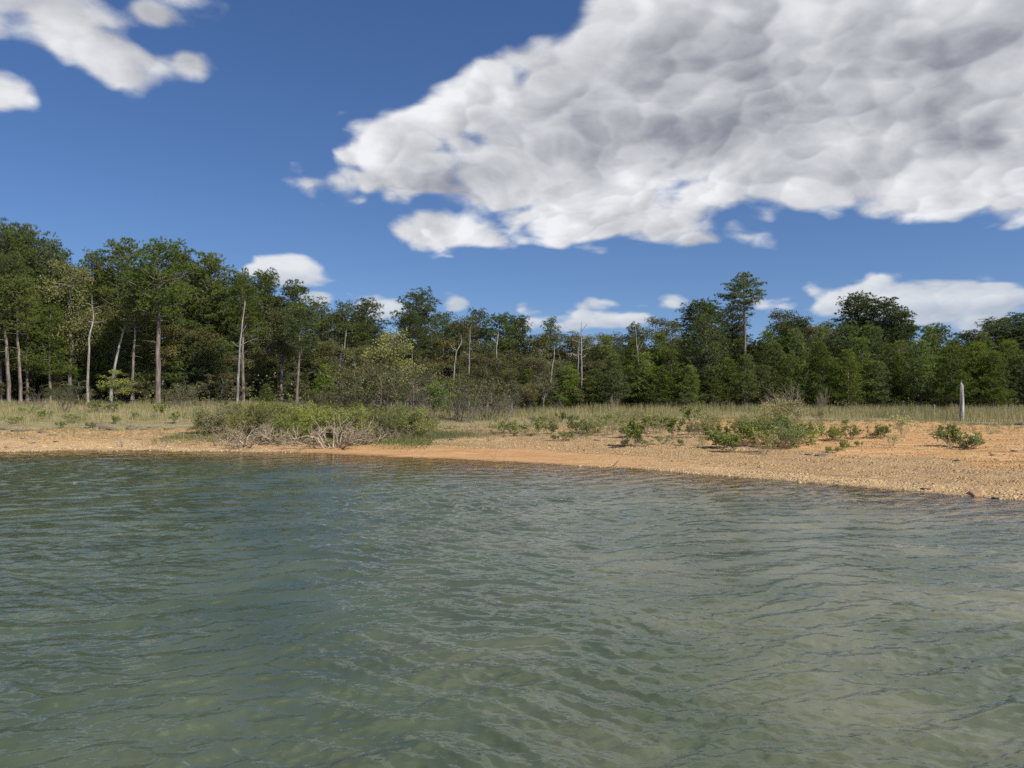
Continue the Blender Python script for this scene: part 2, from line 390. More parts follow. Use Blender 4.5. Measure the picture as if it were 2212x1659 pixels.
def water_material():
    m, N = mat('lake water')
    g = N.n('ShaderNodeNewGeometry').outputs['Position']
    dep = N.n('ShaderNodeAttribute', attribute_name='depth').outputs['Fac']
    rot = N.n('ShaderNodeVectorRotate', {'Vector': g, 'Angle': math.radians(-9)}, rotation_type='Z_AXIS').outputs[0]
    wv = N.noise(g, .35, 2, .5, out=1)
    wr = N.v('ADD', rot, N.n('ShaderNodeVectorMath', {0: wv, 'Scale': .9}, operation='SCALE').outputs[0])
    rot2 = N.n('ShaderNodeVectorRotate', {'Vector': g, 'Angle': math.radians(22)}, rotation_type='Z_AXIS').outputs[0]
    a = N.noise(N.v('MULTIPLY', wr, (.32, 1.0, 0)), 1.0, 2, .45)
    b = N.noise(N.v('MULTIPLY', wr, (.5, 1.25, 0)), 2.9, 3, .5, .3)
    c = N.noise(N.v('MULTIPLY', rot2, (.55, 1.3, 0)), 7.5, 3, .55, .4)
    d = N.noise(N.v('MULTIPLY', wr, (.8, 1.3, 0)), 19, 2, .5)
    patch = N.mr(N.noise(N.v('MULTIPLY', g, (.6, 1, 0)), .22, 2), .35, .65, .6, 1.25)
    h = N.m('ADD', N.m('MULTIPLY', b, .026), N.m('MULTIPLY', N.m('ADD', N.m('MULTIPLY', c, .0085), N.m('MULTIPLY', d, .0010)), patch))
    h = N.m('MULTIPLY', h, N.mr(dep, .02, .5, .7, 1.0))
    bp = N.n('ShaderNodeBump', {'Height': h, 'Distance': 1.0, 'Strength': 1.0})
    nrm = bp.outputs[0]
    sp = N.n('ShaderNodeSeparateXYZ', {0: g})
    side = N.mr(N.m('ADD', sp.outputs[0], N.m('MULTIPLY', sp.outputs[1], .05)), -6, 9)
    deep = N.mix(N.mr(N.noise(g, .5, 3), .35, .65), (.056, .076, .044), (.084, .106, .062))
    sandy = N.mix(N.mr(N.noise(g, .42, 4), .4, .66), (.070, .088, .050), (.150, .148, .092))
    body = N.mix(side, deep, sandy)
    diff = N.n('ShaderNodeBsdfDiffuse', {0: body, 'Normal': nrm})
    tr = N.n('ShaderNodeBsdfTransparent', {0: (.86, .84, .70, 1)})
    k = N.mr(dep, .04, .75, .0, 1.0)
    under = N.n('ShaderNodeMixShader', {0: k, 1: tr.outputs[0], 2: diff.outputs[0]})
    gl = N.n('ShaderNodeBsdfGlossy', {0: (1, 1, 1, 1), 'Roughness': .015, 'Normal': nrm})
    fr = N.n('ShaderNodeFresnel', {0: 1.37, 'Normal': nrm})
    fac = N.m('MULTIPLY', fr.outputs[0], 1.0, clamp=True)
    mx = N.n('ShaderNodeMixShader', {0: fac, 1: under.outputs[0], 2: gl.outputs[0]})
    finish(N, mx.outputs[0]); return m

def build_water():
    nu, nv = 1100, 560
    u = np.linspace(-.98, .98, nu); yy = 3.2 * np.exp(np.linspace(0, math.log(39 / 3.2), nv))
    U, Y = np.meshgrid(u, yy); X = (U * Y).ravel(); Y = Y.ravel(); U = U.ravel()
    r = np.random.default_rng(4); Z = np.zeros_like(X)
    calm = .75 + .35 * np.sin(X * .31 + 1.1 * np.sin(Y * .21)) * np.sin(Y * .27 + .6 * np.sin(X * .17))
    wx = X + .35 * np.sin(Y * .9 + .5 * np.sin(X * .7)) + .15 * np.sin(Y * 2.3 + X * 1.1)
    wy = Y + .30 * np.sin(X * .8 + .6 * np.sin(Y * .5)) + .12 * np.sin(X * 2.1 - Y)
    for i in range(56):
        lam = .95 * (.11 / .95) ** (i / 55.0) * r.uniform(.85, 1.15)
        th = r.normal(math.radians(-84), .42 + .25 * (i / 55.0))
        k = 2 * math.pi / lam
        ph = k * (wx * math.cos(th) + wy * math.sin(th)) + r.uniform(0, 6.28)
        amp = .0062 * lam ** .97 * (calm if lam < .8 else 1.0)
        amp = amp * np.clip(1.6 - Y * .004 / (lam * .35), 0, 1)   # what the mesh can hold
        q = np.sin(ph); Z += amp * (q + .35 * (q * q - .5))
    edge = smooth((.98 - np.abs(U)) / .05) * smooth((Y - 3.2) / .4) * smooth((39 - Y) / 1.5)
    Z *= edge * (.1 + .9 * smooth(-ground_z(X, Y) / .4))
    i, j = np.meshgrid(np.arange(nv - 1), np.arange(nu - 1), indexing='ij'); i = i.ravel(); j = j.ravel()
    F = np.stack([i * nu + j, i * nu + j + 1, (i + 1) * nu + j + 1, (i + 1) * nu + j], 1)
    V = np.stack([X, Y, Z], 1); n = len(V); c = .98
    a, b_ = 3.2 * c, 39 * c; B = 3000
    out = [(-B, 3.2), (-a, 3.2), (-b_, 39), (-B, 39), (a, 3.2), (B, 3.2), (B, 39), (b_, 39), (-B, 39), (B, 39), (B, 240), (-B, 240), (-B, -B), (B, -B), (B, 3.2), (-B, 3.2)]
    V = np.concatenate([V, np.array([(p, q, 0.) for p, q in out])])
    F = np.concatenate([F, n + np.arange(16).reshape(4, 4)])
    me = quads('water', V, F, water_material(), True)
    at_ = me.attributes.new('depth', 'FLOAT', 'POINT')
    at_.data.foreach_set('value', np.concatenate([np.clip(-ground_z(X, Y), 0, 3), np.ones(16)]).astype(np.float32))
    o = bpy.data.objects.new('water', me); COL.objects.link(o); o['kind'] = 'structure'
build_water()

# ------------------------------------------------------------------ things
REG = []      # (root, xv) for labels
def empty(name, loc, rz=0, sc=(1, 1, 1), tilt=0):
    o = bpy.data.objects.new(name, None); COL.objects.link(o); o.empty_display_size = .3
    o.location = loc; o.rotation_euler = (tilt, 0, rz); o.scale = sc
    return o
def part(name, me, parent, material=None):
    o = bpy.data.objects.new(name, me); COL.objects.link(o); o.parent = parent
    if material:
        for k in range(len(o.material_slots)):
            o.material_slots[k].link = 'OBJECT'; o.material_slots[k].material = material
    return o
def tag(o, label, cat, group=None):
    o['label'] = label; o['category'] = cat
    if group: o['group'] = group

# ---- plant builders: each returns {part name: mesh} for a plant of a known height
def clump_needles(buf, r, c, rad, n, flat=.55, ln=(.2, .34), wd=.05, per=8):
    nt = max(3, n // per)
    d = rvec(r, nt); d[:, 2] = np.where(d[:, 2] < -.35, -d[:, 2], d[:, 2])
    off = d * (rad * r.uniform(.55, 1.05, nt))[:, None]; off[:, 2] *= flat
    tc = np.repeat(c + off, per, 0); td = np.repeat(d, per, 0); m = nt * per
    D = unit(td * .8 + np.array([0, 0, .35]) + rvec(r, m) * .85)
    W = unit(np.cross(D, rvec(r, m)))
    buf.leaves(tc + rvec(r, m) * .03, D, W, r.uniform(ln[0], ln[1], m) * .85, r.uniform(.7, 1.3, m) * wd * .85, 'blade')

def build_pine(seed, Ht, cb, R, nl=4.2, flatc=.95, top=2.2, dens=144, layered=False, trunk_r=.013, stubs=4):
    r = np.random.default_rng(seed); f = Buf(); w = Buf()
    lean = r.normal(0, .012, 2)
    zs = np.linspace(-.6, Ht * .97, 12)
    wob = np.cumsum(r.normal(0, .035, (12, 2)), 0)
    P = np.stack([zs * lean[0] + wob[:, 0], zs * lean[1] + wob[:, 1], zs], 1)
    rad = Ht * trunk_r * (1 - .86 * np.clip(zs / Ht, 0, 1) ** 1.2); rad[0] *= 1.35
    w.tube(P, rad, 8)
    def tr(z): return np.array([np.interp(z, zs, P[:, 0]), np.interp(z, zs, P[:, 1]), z])
    z = cb * Ht; lev = 0
    while z < Ht * .96:
        t = (z / Ht - cb) / (1 - cb)
        if layered: prof = (1 - t ** 1.5) ** .7 * (.62 + .38 * min(1, t / .3))
        else: prof = (max(0, 1 - t ** top)) ** .55 * (.55 + .45 * min(1, t / .28))
        nb = r.integers(3, 6); a0 = r.uniform(0, 6.28)
        for b in range(nb):
            if r.random() < .11: continue
            a = a0 + b * 6.28 / nb + r.normal(0, .3)
            Lb = R * prof * r.uniform(.6, 1.18)
            e = (math.radians(8 + 42 * t) if not layered else math.radians(4 + 14 * t)) + r.normal(0, .12)
            d = np.array([math.cos(a) * math.cos(e), math.sin(a) * math.cos(e), math.sin(e)])
            p0 = tr(z); mid = p0 + d * Lb * .55 + [0, 0, -.04 * Lb]; end = p0 + d * Lb + [0, 0, .05 * Lb]
            w.tube([p0, mid, end], [.016 * Lb + .02, .012 * Lb + .012, .01], 4, False)
            k = max(1, int(Lb / .62))
            for q in range(k):
                tt = 1 - q * .62 / max(Lb, .6)
                if tt < .3 and t < .8: break
                side = np.array([-d[1], d[0], 0]) * r.uniform(-1, 1) * (.45 + .35 * q) * (.8 if Lb > 1 else .3)
                c = p0 + (end - p0) * tt + side + [0, 0, r.uniform(-.1, .25)]
                clump_needles(f, r, c, r.uniform(.38, .72), int(dens * r.uniform(.7, 1.2)), flatc)
                if q: w.tube([p0 + (end - p0) * max(0, tt - .12), c], [.018, .008], 3, False)
        z += Ht * (1 - cb) / (nl * (1 - cb) * Ht / 1.6) * r.uniform(.7, 1.25); lev += 1
    clump_needles(f, r, tr(Ht * .96), .55, dens, .8)
    for q in range(stubs):      # dead stubs under the crown
        zz = Ht * cb * r.uniform(.55, .98); a = r.uniform(0, 6.28); l = r.uniform(.4, 1.5)
        p0 = tr(zz); d = np.array([math.cos(a), math.sin(a), r.uniform(-.2, .3)])
        w.tube([p0, p0 + d * l * .5, p0 + d * l + [0, 0, -.1]], [.03, .02, .008], 4, False)
    return {'trunk': w.mesh('pine trunk', M['bark'], True), 'crown': f.mesh('pine crown', M['pine'])}

def build_young(seed, Ht, dens=88):
    r = np.random.default_rng(seed); f = Buf(); w = Buf()
    w.tube([(0, 0, -.3), (0.02, 0, Ht * .5), (0, .03, Ht * .98)], [Ht * .015, Ht * .010, .012], 7)
    z = Ht * (.12 if seed % 2 else .2); R = Ht * r.uniform(.24, .33)
    while z < Ht * .97:
        t = z / Ht; prof = (1 - t) ** .75 * min(1, .65 + t * 1.6)
        nb = r.integers(4, 7); a0 = r.uniform(0, 6.28)
        for b in range(nb):
            a = a0 + b * 6.28 / nb + r.normal(0, .25); Lb = R * prof * r.uniform(.65, 1.2) + .12
            e = math.radians(14 + 40 * t) + r.normal(0, .1)
            d = np.array([math.cos(a) * math.cos(e), math.sin(a) * math.cos(e), math.sin(e)])
            p0 = np.array([0, 0, z]); w.tube([p0, p0 + d * Lb], [.022, .008], 3, False)
            k = max(1, int(Lb / .34))
            for q in range(k):
                tt = 1 - q * .34 / Lb
                if tt < .2: break
                side = np.array([-d[1], d[0], 0]) * r.uniform(-1, 1) * (.16 + .2 * q)
                clump_needles(f, r, p0 + d * Lb * tt + side + [0, 0, .1], r.uniform(.24, .40), int(dens * r.uniform(.7, 1.2)), .8, (.16, .28), .036)
        z += r.uniform(.3, .46)
    clump_needles(f, r, np.array([0, 0, Ht * .97]), .2, 60, 1.8, (.15, .25), .03)
    return {'trunk': w.mesh('young pine trunk', M['bark'], True), 'crown': f.mesh('young pine crown', M['pine_young'])}

def build_broad(seed, Ht, R, cb=.25, nclus=95, leaf=.15, per=120, leafmat='oak', clr=(.5, .95), barkmat='oakbark', tr=.014, wide=.8):
    r = np.random.default_rng(seed); f = Buf(); w = Buf()
    fork = Ht * (cb + .12); wob = r.normal(0, .1, (5, 2))
    zs = np.linspace(-.4, Ht * .8, 5)
    P = np.stack([wob[:, 0] * zs / Ht * 3, wob[:, 1] * zs / Ht * 3, zs], 1); P[0, :2] = P[1, :2] * .6
    w.tube(P, Ht * tr * np.array([1.3, 1, .75, .5, .2]), 7)
    nl = int(r.integers(5, 8)); lobes = []
    for i in range(nl):
        a = i / nl * 6.28 + r.normal(0, .3); t = r.uniform(.15, .95)
        zc = Ht * (cb + (1 - cb) * (.2 + .62 * t)); rr = R * r.uniform(.35, .62) * (1.1 - .5 * t)
        lobes.append((np.array([math.cos(a) * rr, math.sin(a) * rr, zc]), R * r.uniform(.42, .62)))
    lobes.append((np.array([0, 0, Ht - R * .5]), R * .5)); lobes.append((np.array([0, 0, Ht * (cb + .35 * (1 - cb))]), R * .75))
    for (c, q) in lobes:
        z0 = min(c[2] * .6, Ht * .6); p0 = np.array([np.interp(z0, zs, P[:, 0]), np.interp(z0, zs, P[:, 1]), z0])
        m_ = (p0 + c) / 2 + r.normal(0, .15, 3)
        w.tube([p0, m_, c], [Ht * tr * .5, Ht * tr * .3, .02], 5, False)
    for i in range(nclus):
        c, q = lobes[i % len(lobes)]
        d = rvec(r, 1)[0]; 
        cc = c + d * q * r.uniform(.55, 1.1) * np.array([1, 1, wide])
        if cc[2] < Ht * cb * .8: continue
        w.tube([c + (cc - c) * .1, cc], [.022, .006], 3, False)
        cr = r.uniform(*clr) * min(1, R / 2.4)
        n = int(per * r.uniform(.6, 1.2)); dd = rvec(r, n); off = dd * (r.random(n) ** .45 * cr)[:, None]; off[:, 2] *= .7
        D = unit(dd * .5 + rvec(r, n) * .8 + [0, 0, -.15]); W = unit(np.cross(D, rvec(r, n)))
        f.leaves(cc + off, D, W, leaf * r.uniform(.7, 1.3, n), leaf * .75 * r.uniform(.7, 1.2, n))
    return {'trunk': w.mesh('broadleaf trunk', M[barkmat], True), 'crown': f.mesh('broadleaf crown', M[leafmat])}

def grow(w, r, p, d, L, rad, depth, nch, spread, up=.1, tips=None, wig=.25, sides=4):
    k = 3; pts = [p]; dd = d
    for i in range(k):
        dd = unit(dd + rvec(r, 1)[0] * wig + np.array([0, 0, up]))
        p = p + dd * L / k; pts.append(p)
    w.tube(pts, np.linspace(rad, rad * .55, k + 1), sides if depth > 1 else 3, False)
    if depth <= 0:
        if tips is not None: tips.append(p)
        return
    for j in range(nch):
        nd = unit(dd + rvec(r, 1)[0] * spread)
        q = pts[int(r.integers(1, k + 1))] if j else pts[-1]
        grow(w, r, q, nd, L * r.uniform(.55, .85), rad * .58, depth - 1, nch, spread, up, tips, wig, sides)

def build_shrub(seed, Ht, R, stems=9, depth=3, nch=3, leafmat=None, leaf=.07, per=10, barkmat='twigdark', spread=.55, rad=.022, up=.08, clr=.14):
    r = np.random.default_rng(seed); w = Buf(); f = Buf(); tips = []
    for i in range(stems):
        a = r.uniform(0, 6.28); e = r.uniform(.55, 1.35); rr = R * r.uniform(0, .3)
        d = np.array([math.cos(a) * math.cos(e) * R / Ht * 1.6, math.sin(a) * math.cos(e) * R / Ht * 1.6, math.sin(e)]); d = unit(d)
        grow(w, r, np.array([math.cos(a) * rr, math.sin(a) * rr, -.08]), d, Ht * r.uniform(.38, .5), rad, depth, nch, spread, up, tips)
    V = np.concatenate(w.V); zt = np.percentile(V[:, 2], 99.5); k = Ht / zt
    for a in w.V: a *= k
    out = {'branch_tangle': w.mesh('shrub stem', M[barkmat])}
    if leafmat:
        T = np.array(tips) * k
        T = np.repeat(T, per, 0); n = len(T)
        T = T + rvec(r, n) * (r.random(n) ** .5 * clr)[:, None]
        T[:, 2] = np.maximum(T[:, 2], .04)
        D = unit(rvec(r, n) + [0, 0, .3]); W = unit(np.cross(D, rvec(r, n)))
        f.leaves(T, D, W, leaf * r.uniform(.7, 1.4, n), leaf * .5 * r.uniform(.7, 1.3, n))
        out['foliage'] = f.mesh('shrub foliage', M[leafmat])
    return out

def build_lone_pine(seed, Ht):
    r = np.random.default_rng(seed); f = Buf(); w = Buf()
    zs = np.linspace(-.6, Ht * .98, 10); P = np.stack([np.sin(zs * .25) * .12, zs * 0, zs], 1)
    w.tube(P, Ht * .0145 * (1 - .8 * np.clip(zs / Ht, 0, 1) ** 1.3), 9)
    tiers = [(.985, .35, 4), (.955, .8, 5), (.925, 1.3, 6), (.89, 2.1, 6), (.855, 1.7, 6), (.815, 2.7, 7), (.785, 2.4, 6), (.755, 1.9, 5), (.72, 1.2, 4), (.66, 1.0, 3)]
    for (h, L, nb) in tiers:
        a0 = r.uniform(0, 6.28)
        for b in range(nb):
            a = a0 + b * 6.28 / nb + r.normal(0, .2); Lb = L * r.uniform(.72, 1.15) * Ht / 15
            e = r.uniform(.0, .25); d = np.array([math.cos(a) * math.cos(e), math.sin(a) * math.cos(e), math.sin(e)])
            p0 = np.array([0, 0, h * Ht]) + [0, 0, r.uniform(-.15, .15)]; end = p0 + d * Lb
            w.tube([p0, p0 + d * Lb * .5 + [0, 0, -.06], end], [.05, .035, .012], 4, False)
            for q in range(max(2, int(Lb / .4))):
                tt = 1 - q * .4 / Lb
                if tt < .3: break
                side = np.array([-d[1], d[0], 0]) * r.uniform(-1, 1) * (.2 + .2 * q)
                clump_needles(f, r, p0 + (end - p0) * tt + side + [0, 0, .08], r.uniform(.30, .46), 100, .5, (.16, .26), .045)
    return {'trunk': w.mesh('lone pine trunk', M['bark'], True), 'crown': f.mesh('lone pine crown', M['pine'])}

def put(kind, me, loc, h, h0, label, cat, group=None, wk=1.0, rz=None, mats=None, tilt=0):
    k = h / h0
    o = empty(kind, loc, random.uniform(0, 6.28) if rz is None else rz, (k * wk, k * wk, k), tilt)
    for nm, m_ in me.items():
        part(nm, m_, o, (mats or {}).get(nm))
    if label: tag(o, label, cat, group)
    return o

PINES = [build_pine(101, 16, .40, 2.9), build_pine(102, 16, .45, 2.6, top=3), build_pine(103, 16, .34, 3.2, flatc=.7),
         build_pine(104, 16, .5, 2.5, top=3.5), build_pine(105, 16, .28, 2.7, top=1.6), build_pine(106, 16, .38, 3.4, top=2.6, flatc=.65),
         build_pine(107, 16, .52, 2.9, top=2.6, trunk_r=.014), build_pine(108, 16, .56, 2.2, top=3, trunk_r=.012)]
BUSHY = [build_pine(111, 9, .06, 2.5, top=1.5, flatc=.65, dens=120), build_pine(112, 9, .1, 2.2, top=1.8, flatc=.65, dens=120)]
YOUNG = [build_young(201, 6), build_young(202, 6), build_young(203, 6), build_young(204, 6)]
OAKS = [build_broad(301, 12, 2.9), build_broad(302, 12, 2.5, nclus=85), build_broad(303, 12, 3.3, cb=.2, nclus=120), build_broad(304, 12, 2.3, cb=.15, nclus=90)]
SMALL = [build_broad(311, 5, 1.5, cb=.12, nclus=50, leaf=.11, per=90, clr=(.35, .6)), build_broad(312, 5, 1.8, cb=.08, nclus=60, leaf=.11, per=80, clr=(.35, .6)),
         build_broad(313, 5, 1.3, cb=.2, nclus=45, leaf=.11, per=70, clr=(.3, .55))]

# skyline of the wood in reading units
SK = [(-400, 500), (-100, 480), (10, 487), (110, 522), (200, 552), (265, 527), (345, 525), (400, 562), (455, 560), (500, 600), (575, 592), (640, 622), (700, 650),
      (790, 655), (830, 690), (900, 640), (950, 682), (1030, 675), (1115, 690), (1190, 695), (1240, 710), (1340, 714), (1390, 700), (1430, 684), (1475, 690),
      (1560, 690), (1640, 700), (1700, 668), (1760, 695), (1850, 660), (1920, 660), (1980, 712), (2060, 715), (2150, 695), (2212, 685), (2600, 670)]
def sky_y(x): return float(np.interp(x, [a for a, b in SK], [b for a, b in SK]))

FOREST = []   # kind, root, xv, Y for later labels
def tree(kind, xv, ytop, Y, wk=1.0, label=None, mats=None, seed=None, variant=None):
    x, y, z = at(xv, Y); h = top_h(ytop, Y, z)
    lib, h0, nm, cat = {'pine': (PINES, 16, 'pine_tree', 'pine tree'), 'bushy': (BUSHY, 9, 'pine_tree', 'pine tree'), 'young': (YOUNG, 6, 'young_pine_tree', 'young pine'),
                        'oak': (OAKS, 12, 'broadleaf_tree', 'tree'), 'brown': (OAKS, 12, 'broadleaf_tree', 'tree'),
                        'small': (SMALL, 5, 'small_broadleaf_tree', 'small tree'), 'smallbrown': (SMALL, 5, 'small_broadleaf_tree', 'small tree')}[kind]
    me = lib[variant % len(lib)] if variant is not None else random.choice(lib)
    if kind in ('brown', 'smallbrown') and mats is None: mats = {'crown': M['brown']}
    wk = wk * min(1.6, max(.9, (h0 / h) ** .65)) * (1.0 if kind in ('pine', 'oak', 'brown') else 1.0)
    o = put(nm, me, (x, y, z - .05), h, h0, None, None, None, wk, None, mats)
    o['category'] = cat
    if label: o['label'] = label
    FOREST.append((kind, o, xv, Y, ytop, bool(label)))
    return o

# named skyline trees
T = tree
T('pine', 8, 487, 74, 1.0, 'tallest dark pine at the far left edge, reaching highest of the left wood', variant=0)
T('pine', 55, 500, 78, .8); T('pine', 110, 520, 76, .95)
T('oak', 150, 556, 70, 1.0, 'grey green broadleaf tree beside the tall pines at far left', variant=2)
T('pine', 205, 552, 75, .7)
T('pine', 262, 527, 76, 1.05, 'flat topped pine just left of the big round pine')
T('pine', 341, 525, 65.5, 1.12, 'big round headed pine with its bare lower trunk showing in the left wood', variant=6); T('pine', 385, 545, 73, 1.0, variant=2)
for xv, yt, w_ in ((22, 560, 1), (47, 600, .9), (283, 590, .8), (524, 610, .9), (893, 680, .8), (640, 660, .9)): T('pine', xv, yt, 66, w_, variant=7)
T('pine', 455, 560, 74, .9, 'rounded pine crown against the sky left of the low white cloud', variant=5)
T('pine', 525, 592, 74, .85); T('pine', 578, 592, 77, .95); T('pine', 632, 612, 77, .9); T('pine', 690, 652, 78, .9)
T('oak', 610, 660, 69, 1.0, 'tall grey leaved broadleaf tree in the left wood beside the white snag', variant=1)
T('pine', 742, 658, 78, .8); T('pine', 795, 652, 76, .95)
T('pine', 900, 632, 72, 1.1, 'big pine standing above its neighbours behind the yellow green tree', variant=0)
T('pine', 960, 680, 80, .8); T('oak', 1000, 676, 78); T('pine', 1030, 674, 82, .8); T('pine', 1075, 682, 80, .9); T('pine', 1118, 688, 82, .8)
T('oak', 1165, 715, 80); T('pine', 1192, 692, 84, .6, 'slim ragged pine poking above the low middle of the wood', variant=3)
T('oak', 1240, 710, 82); T('brown', 1265, 720, 78); T('oak', 1310, 716, 84); T('oak', 1345, 712, 86); T('pine', 1372, 702, 86, .6)
T('oak', 1430, 680, 80, 1.15, 'round topped dull green broadleaf tree left of the tall lone pine', variant=2)
T('pine', 1512, 657, 84, 1.25, 'spreading pine crown behind the large cone shaped pine', variant=5)
T('bushy', 1530, 686, 68, 1.0, 'large bushy cone shaped pine left of the tall lone pine', variant=0)
T('pine', 1585, 660, 90, .9)
T('oak', 1690, 664, 84, 1.1); T('brown', 1740, 688, 80); T('pine', 1720, 690, 78, .9); T('brown', 1790, 700, 76, 1.0, 'rusty brown leaved tree among the right hand pines', variant=1)
T('pine', 1850, 642, 86, 1.05, 'tall pine with spreading flat limbs against the right hand cloud', variant=5)
T('pine', 1905, 650, 84, 1.2, 'broad dome shaped pine against the right hand cloud', variant=2)
T('pine', 1950, 672, 84, 1.0); T('oak', 2010, 708, 86, .7)
T('bushy', 2035, 706, 72, .9); T('pine', 2100, 716, 84, 1.0); T('pine', 2150, 694, 86, 1.1); T('pine', 2195, 682, 86, 1.2, 'wide domed pine at the far right edge of the wood', variant=2)
T('pine', 2260, 680, 84); T('pine', 2330, 690, 82)

lx, ly, lz = at(1607, 70)
lo = put('pine_tree', build_lone_pine(7, 15), (lx, ly, lz), top_h(590, 70, lz), 15, 'tall lone pine with tiered flat branches rising far above the right wood', 'pine tree')

# fillers: row upon row behind and between
def fill(xs, kinds, dy, Yr, wk=(.8, 1.1), jit=14):
    for xv in xs:
        x_ = xv + random.uniform(-jit, jit)
        T(random.choice(kinds), x_, sky_y(x_) + random.uniform(*dy), random.uniform(*Yr), random.uniform(*wk))
random.seed(21)
fill(range(-150, 1260, 44), ['pine', 'pine', 'pine', 'oak'], (18, 70), (82, 96))
fill(range(1280, 2400, 52), ['pine', 'oak', 'pine'], (14, 50), (88, 100))
fill(range(-170, 720, 52), ['oak', 'pine', 'oak'], (60, 150), (72, 78))
fill(range(720, 1280, 48), ['oak', 'pine', 'oak', 'brown'], (40, 90), (70, 76))
fill(range(1290, 2380, 50), ['bushy', 'oak', 'bushy', 'pine'], (35, 75), (70, 78))
fill(range(-160, 2380, 62), ['oak', 'pine', 'brown', 'oak'], (40, 100), (100, 125), (1, 1.3))
fill(range(-170, 800, 40), ['oak', 'pine', 'oak', 'brown'], (110, 200), (70, 74), (.9, 1.2))
fill(range(760, 1290, 44), ['oak', 'oak', 'brown'], (60, 110), (66, 70), (.9, 1.1))
fill(range(-150, 720, 58), ['bushy'], (150, 225), (69, 73), (.8, 1.0))
# far left leafy pines in front
for xv, yt, wk in ((5, 600, .9), (60, 640, .8), (110, 660, .8)): T('pine', xv, yt, 68, wk, variant=4)

random.seed(33)
# young pines of the right hand edge
YP = [(1285, 800), (1325, 770), (1360, 790), (1392, 765), (1425, 795), (1450, 760), (1488, 790), (1535, 800), (1575, 780), (1612, 770), (1648, 790), (1675, 745),
      (1708, 770), (1738, 790), (1770, 740), (1800, 775), (1832, 760), (1862, 735), (1893, 780), (1925, 745), (1958, 765), (1990, 740), (2020, 770), (2055, 750),
      (2085, 780), (2112, 745), (2145, 760), (2180, 740), (2212, 770), (2250, 750), (2290, 770), (2340, 750)]
for i, (xv, yt) in enumerate(YP):
    T('young', xv, yt, random.uniform(61, 68) - (xv > 2000) * 3, random.uniform(1.0, 1.35), variant=i)
for i, xv in enumerate(range(1310, 2330, 58)):
    T('young', xv, 722 + random.uniform(-12, 22), random.uniform(70, 74), 1.15, variant=i + 1)
for xv, yt in ((1140, 800), (1165, 830), (1215, 820), (1232, 790), (1275, 815), (1195, 850), (575, 870 - 40), (700, 790)): T('young', xv, yt, 63, 1.0)

# centre: yellow green tree, brown trees, small lime tree
YB = build_broad(401, 6, 2.3, cb=.25, nclus=105, leaf=.13, per=75, leafmat='yellow', clr=(.35, .65), barkmat='oakbark')
x, y, z = at(842, 57); put('broadleaf_tree', YB, (x, y, z), top_h(712, 57, z), 6, 'bright yellow green leaved tree at the front of the wood', 'tree', rz=1.0)
for xv, yt, Y, l in ((1052, 762, 57, 'brown tinged broadleaf tree in front of the wood near the sandy gap'), (1105, 790, 58, None), (1010, 800, 58, None), (1145, 822, 60, None)):
    T('brown', xv, yt, Y, .95, l)
LIM = build_broad(402, 4, 1.25, cb=.38, nclus=56, leaf=.1, per=60, leafmat='lime', clr=(.3, .5), tr=.011)
x, y, z = on(946, 932); put('small_broadleaf_tree', LIM, (x, y, z), top_h(818, y, z), 4, 'small bright green tree with slim bare trunk at the edge of the sand', 'small tree', rz=.4)

# understorey along the edge of the wood
random.seed(44)
for xv in range(-120, 700, 26):
    T(random.choice(['small', 'small', 'smallbrown']), xv + random.uniform(-9, 9), random.uniform(795, 842), random.uniform(66, 70), random.uniform(.8, 1.2))
for xv in range(-120, 1290, 34):
    T('small', xv, random.uniform(735, 800), random.uniform(72, 80), 1.3)
T('small', 250, 796, 64, 1.1, 'rounded olive green bush tree in front of the leaning dead trunk', variant=1, mats={'crown': M['shrub']})
for xv in range(700, 1260, 30):
    T(random.choice(['small', 'smallbrown', 'smallbrown']), xv + random.uniform(-9, 9), random.uniform(800, 850), random.uniform(58, 66), random.uniform(.8, 1.2))
for xv in range(1270, 2300, 40):
    T('small', xv + random.uniform(-9, 9), random.uniform(842, 866), random.uniform(62, 68), random.uniform(.9, 1.3))
print('trees', len(FOREST))

# ---- labels for the rest of the wood: counted from the left between findable landmarks
ZON = [(-999, 190, 'left of the branchy white snag'), (190, 340, 'between the branchy snag and the big round pine'), (340, 515, 'between the big round pine and the low white cloud'),
       (515, 735, 'between the white snag and the broken twin trunks'), (735, 905, 'behind the yellow green tree'), (905, 1060, 'near the thin curved snag'),
       (1060, 1255, 'left of the tall middle snag'), (1255, 1430, 'right of the tall middle snag'), (1430, 1607, 'left of the lone pine'), (1607, 1800, 'just right of the lone pine'),
       (1800, 1980, 'below the right hand cloud'), (1980, 2078, 'left of the pale stump'), (2078, 9999, 'right of the pale stump')]
ORD = ['first', 'second', 'third', 'fourth', 'fifth', 'sixth', 'seventh', 'eighth', 'ninth', 'tenth', 'eleventh', 'twelfth', 'thirteenth', 'fourteenth', 'fifteenth', 'sixteenth', 'seventeenth', 'eighteenth', 'nineteenth', 'twentieth'] + ['twenty ' + q for q in ('first', 'second', 'third', 'fourth', 'fifth', 'sixth', 'seventh', 'eighth', 'ninth')]
KN = {'pine': 'dark pine', 'bushy': 'bushy pine', 'young': 'young pine', 'oak': 'grey green tree', 'brown': 'brownish tree', 'small': 'low leafy tree', 'smallbrown': 'low brown tree'}
GN = {'pine': 'mature pines of the wood', 'bushy': 'mature pines of the wood', 'young': 'young pines at the edge of the wood', 'oak': 'broadleaf trees of the wood',
      'brown': 'broadleaf trees of the wood', 'small': 'low trees under the wood', 'smallbrown': 'low trees under the wood'}
def depth_word(kind, Y):
    if kind in ('small', 'smallbrown', 'young'): return 'front' if Y < 69.5 else 'rear'
    return 'front' if Y < 79 else 'rear'
buckets = {}
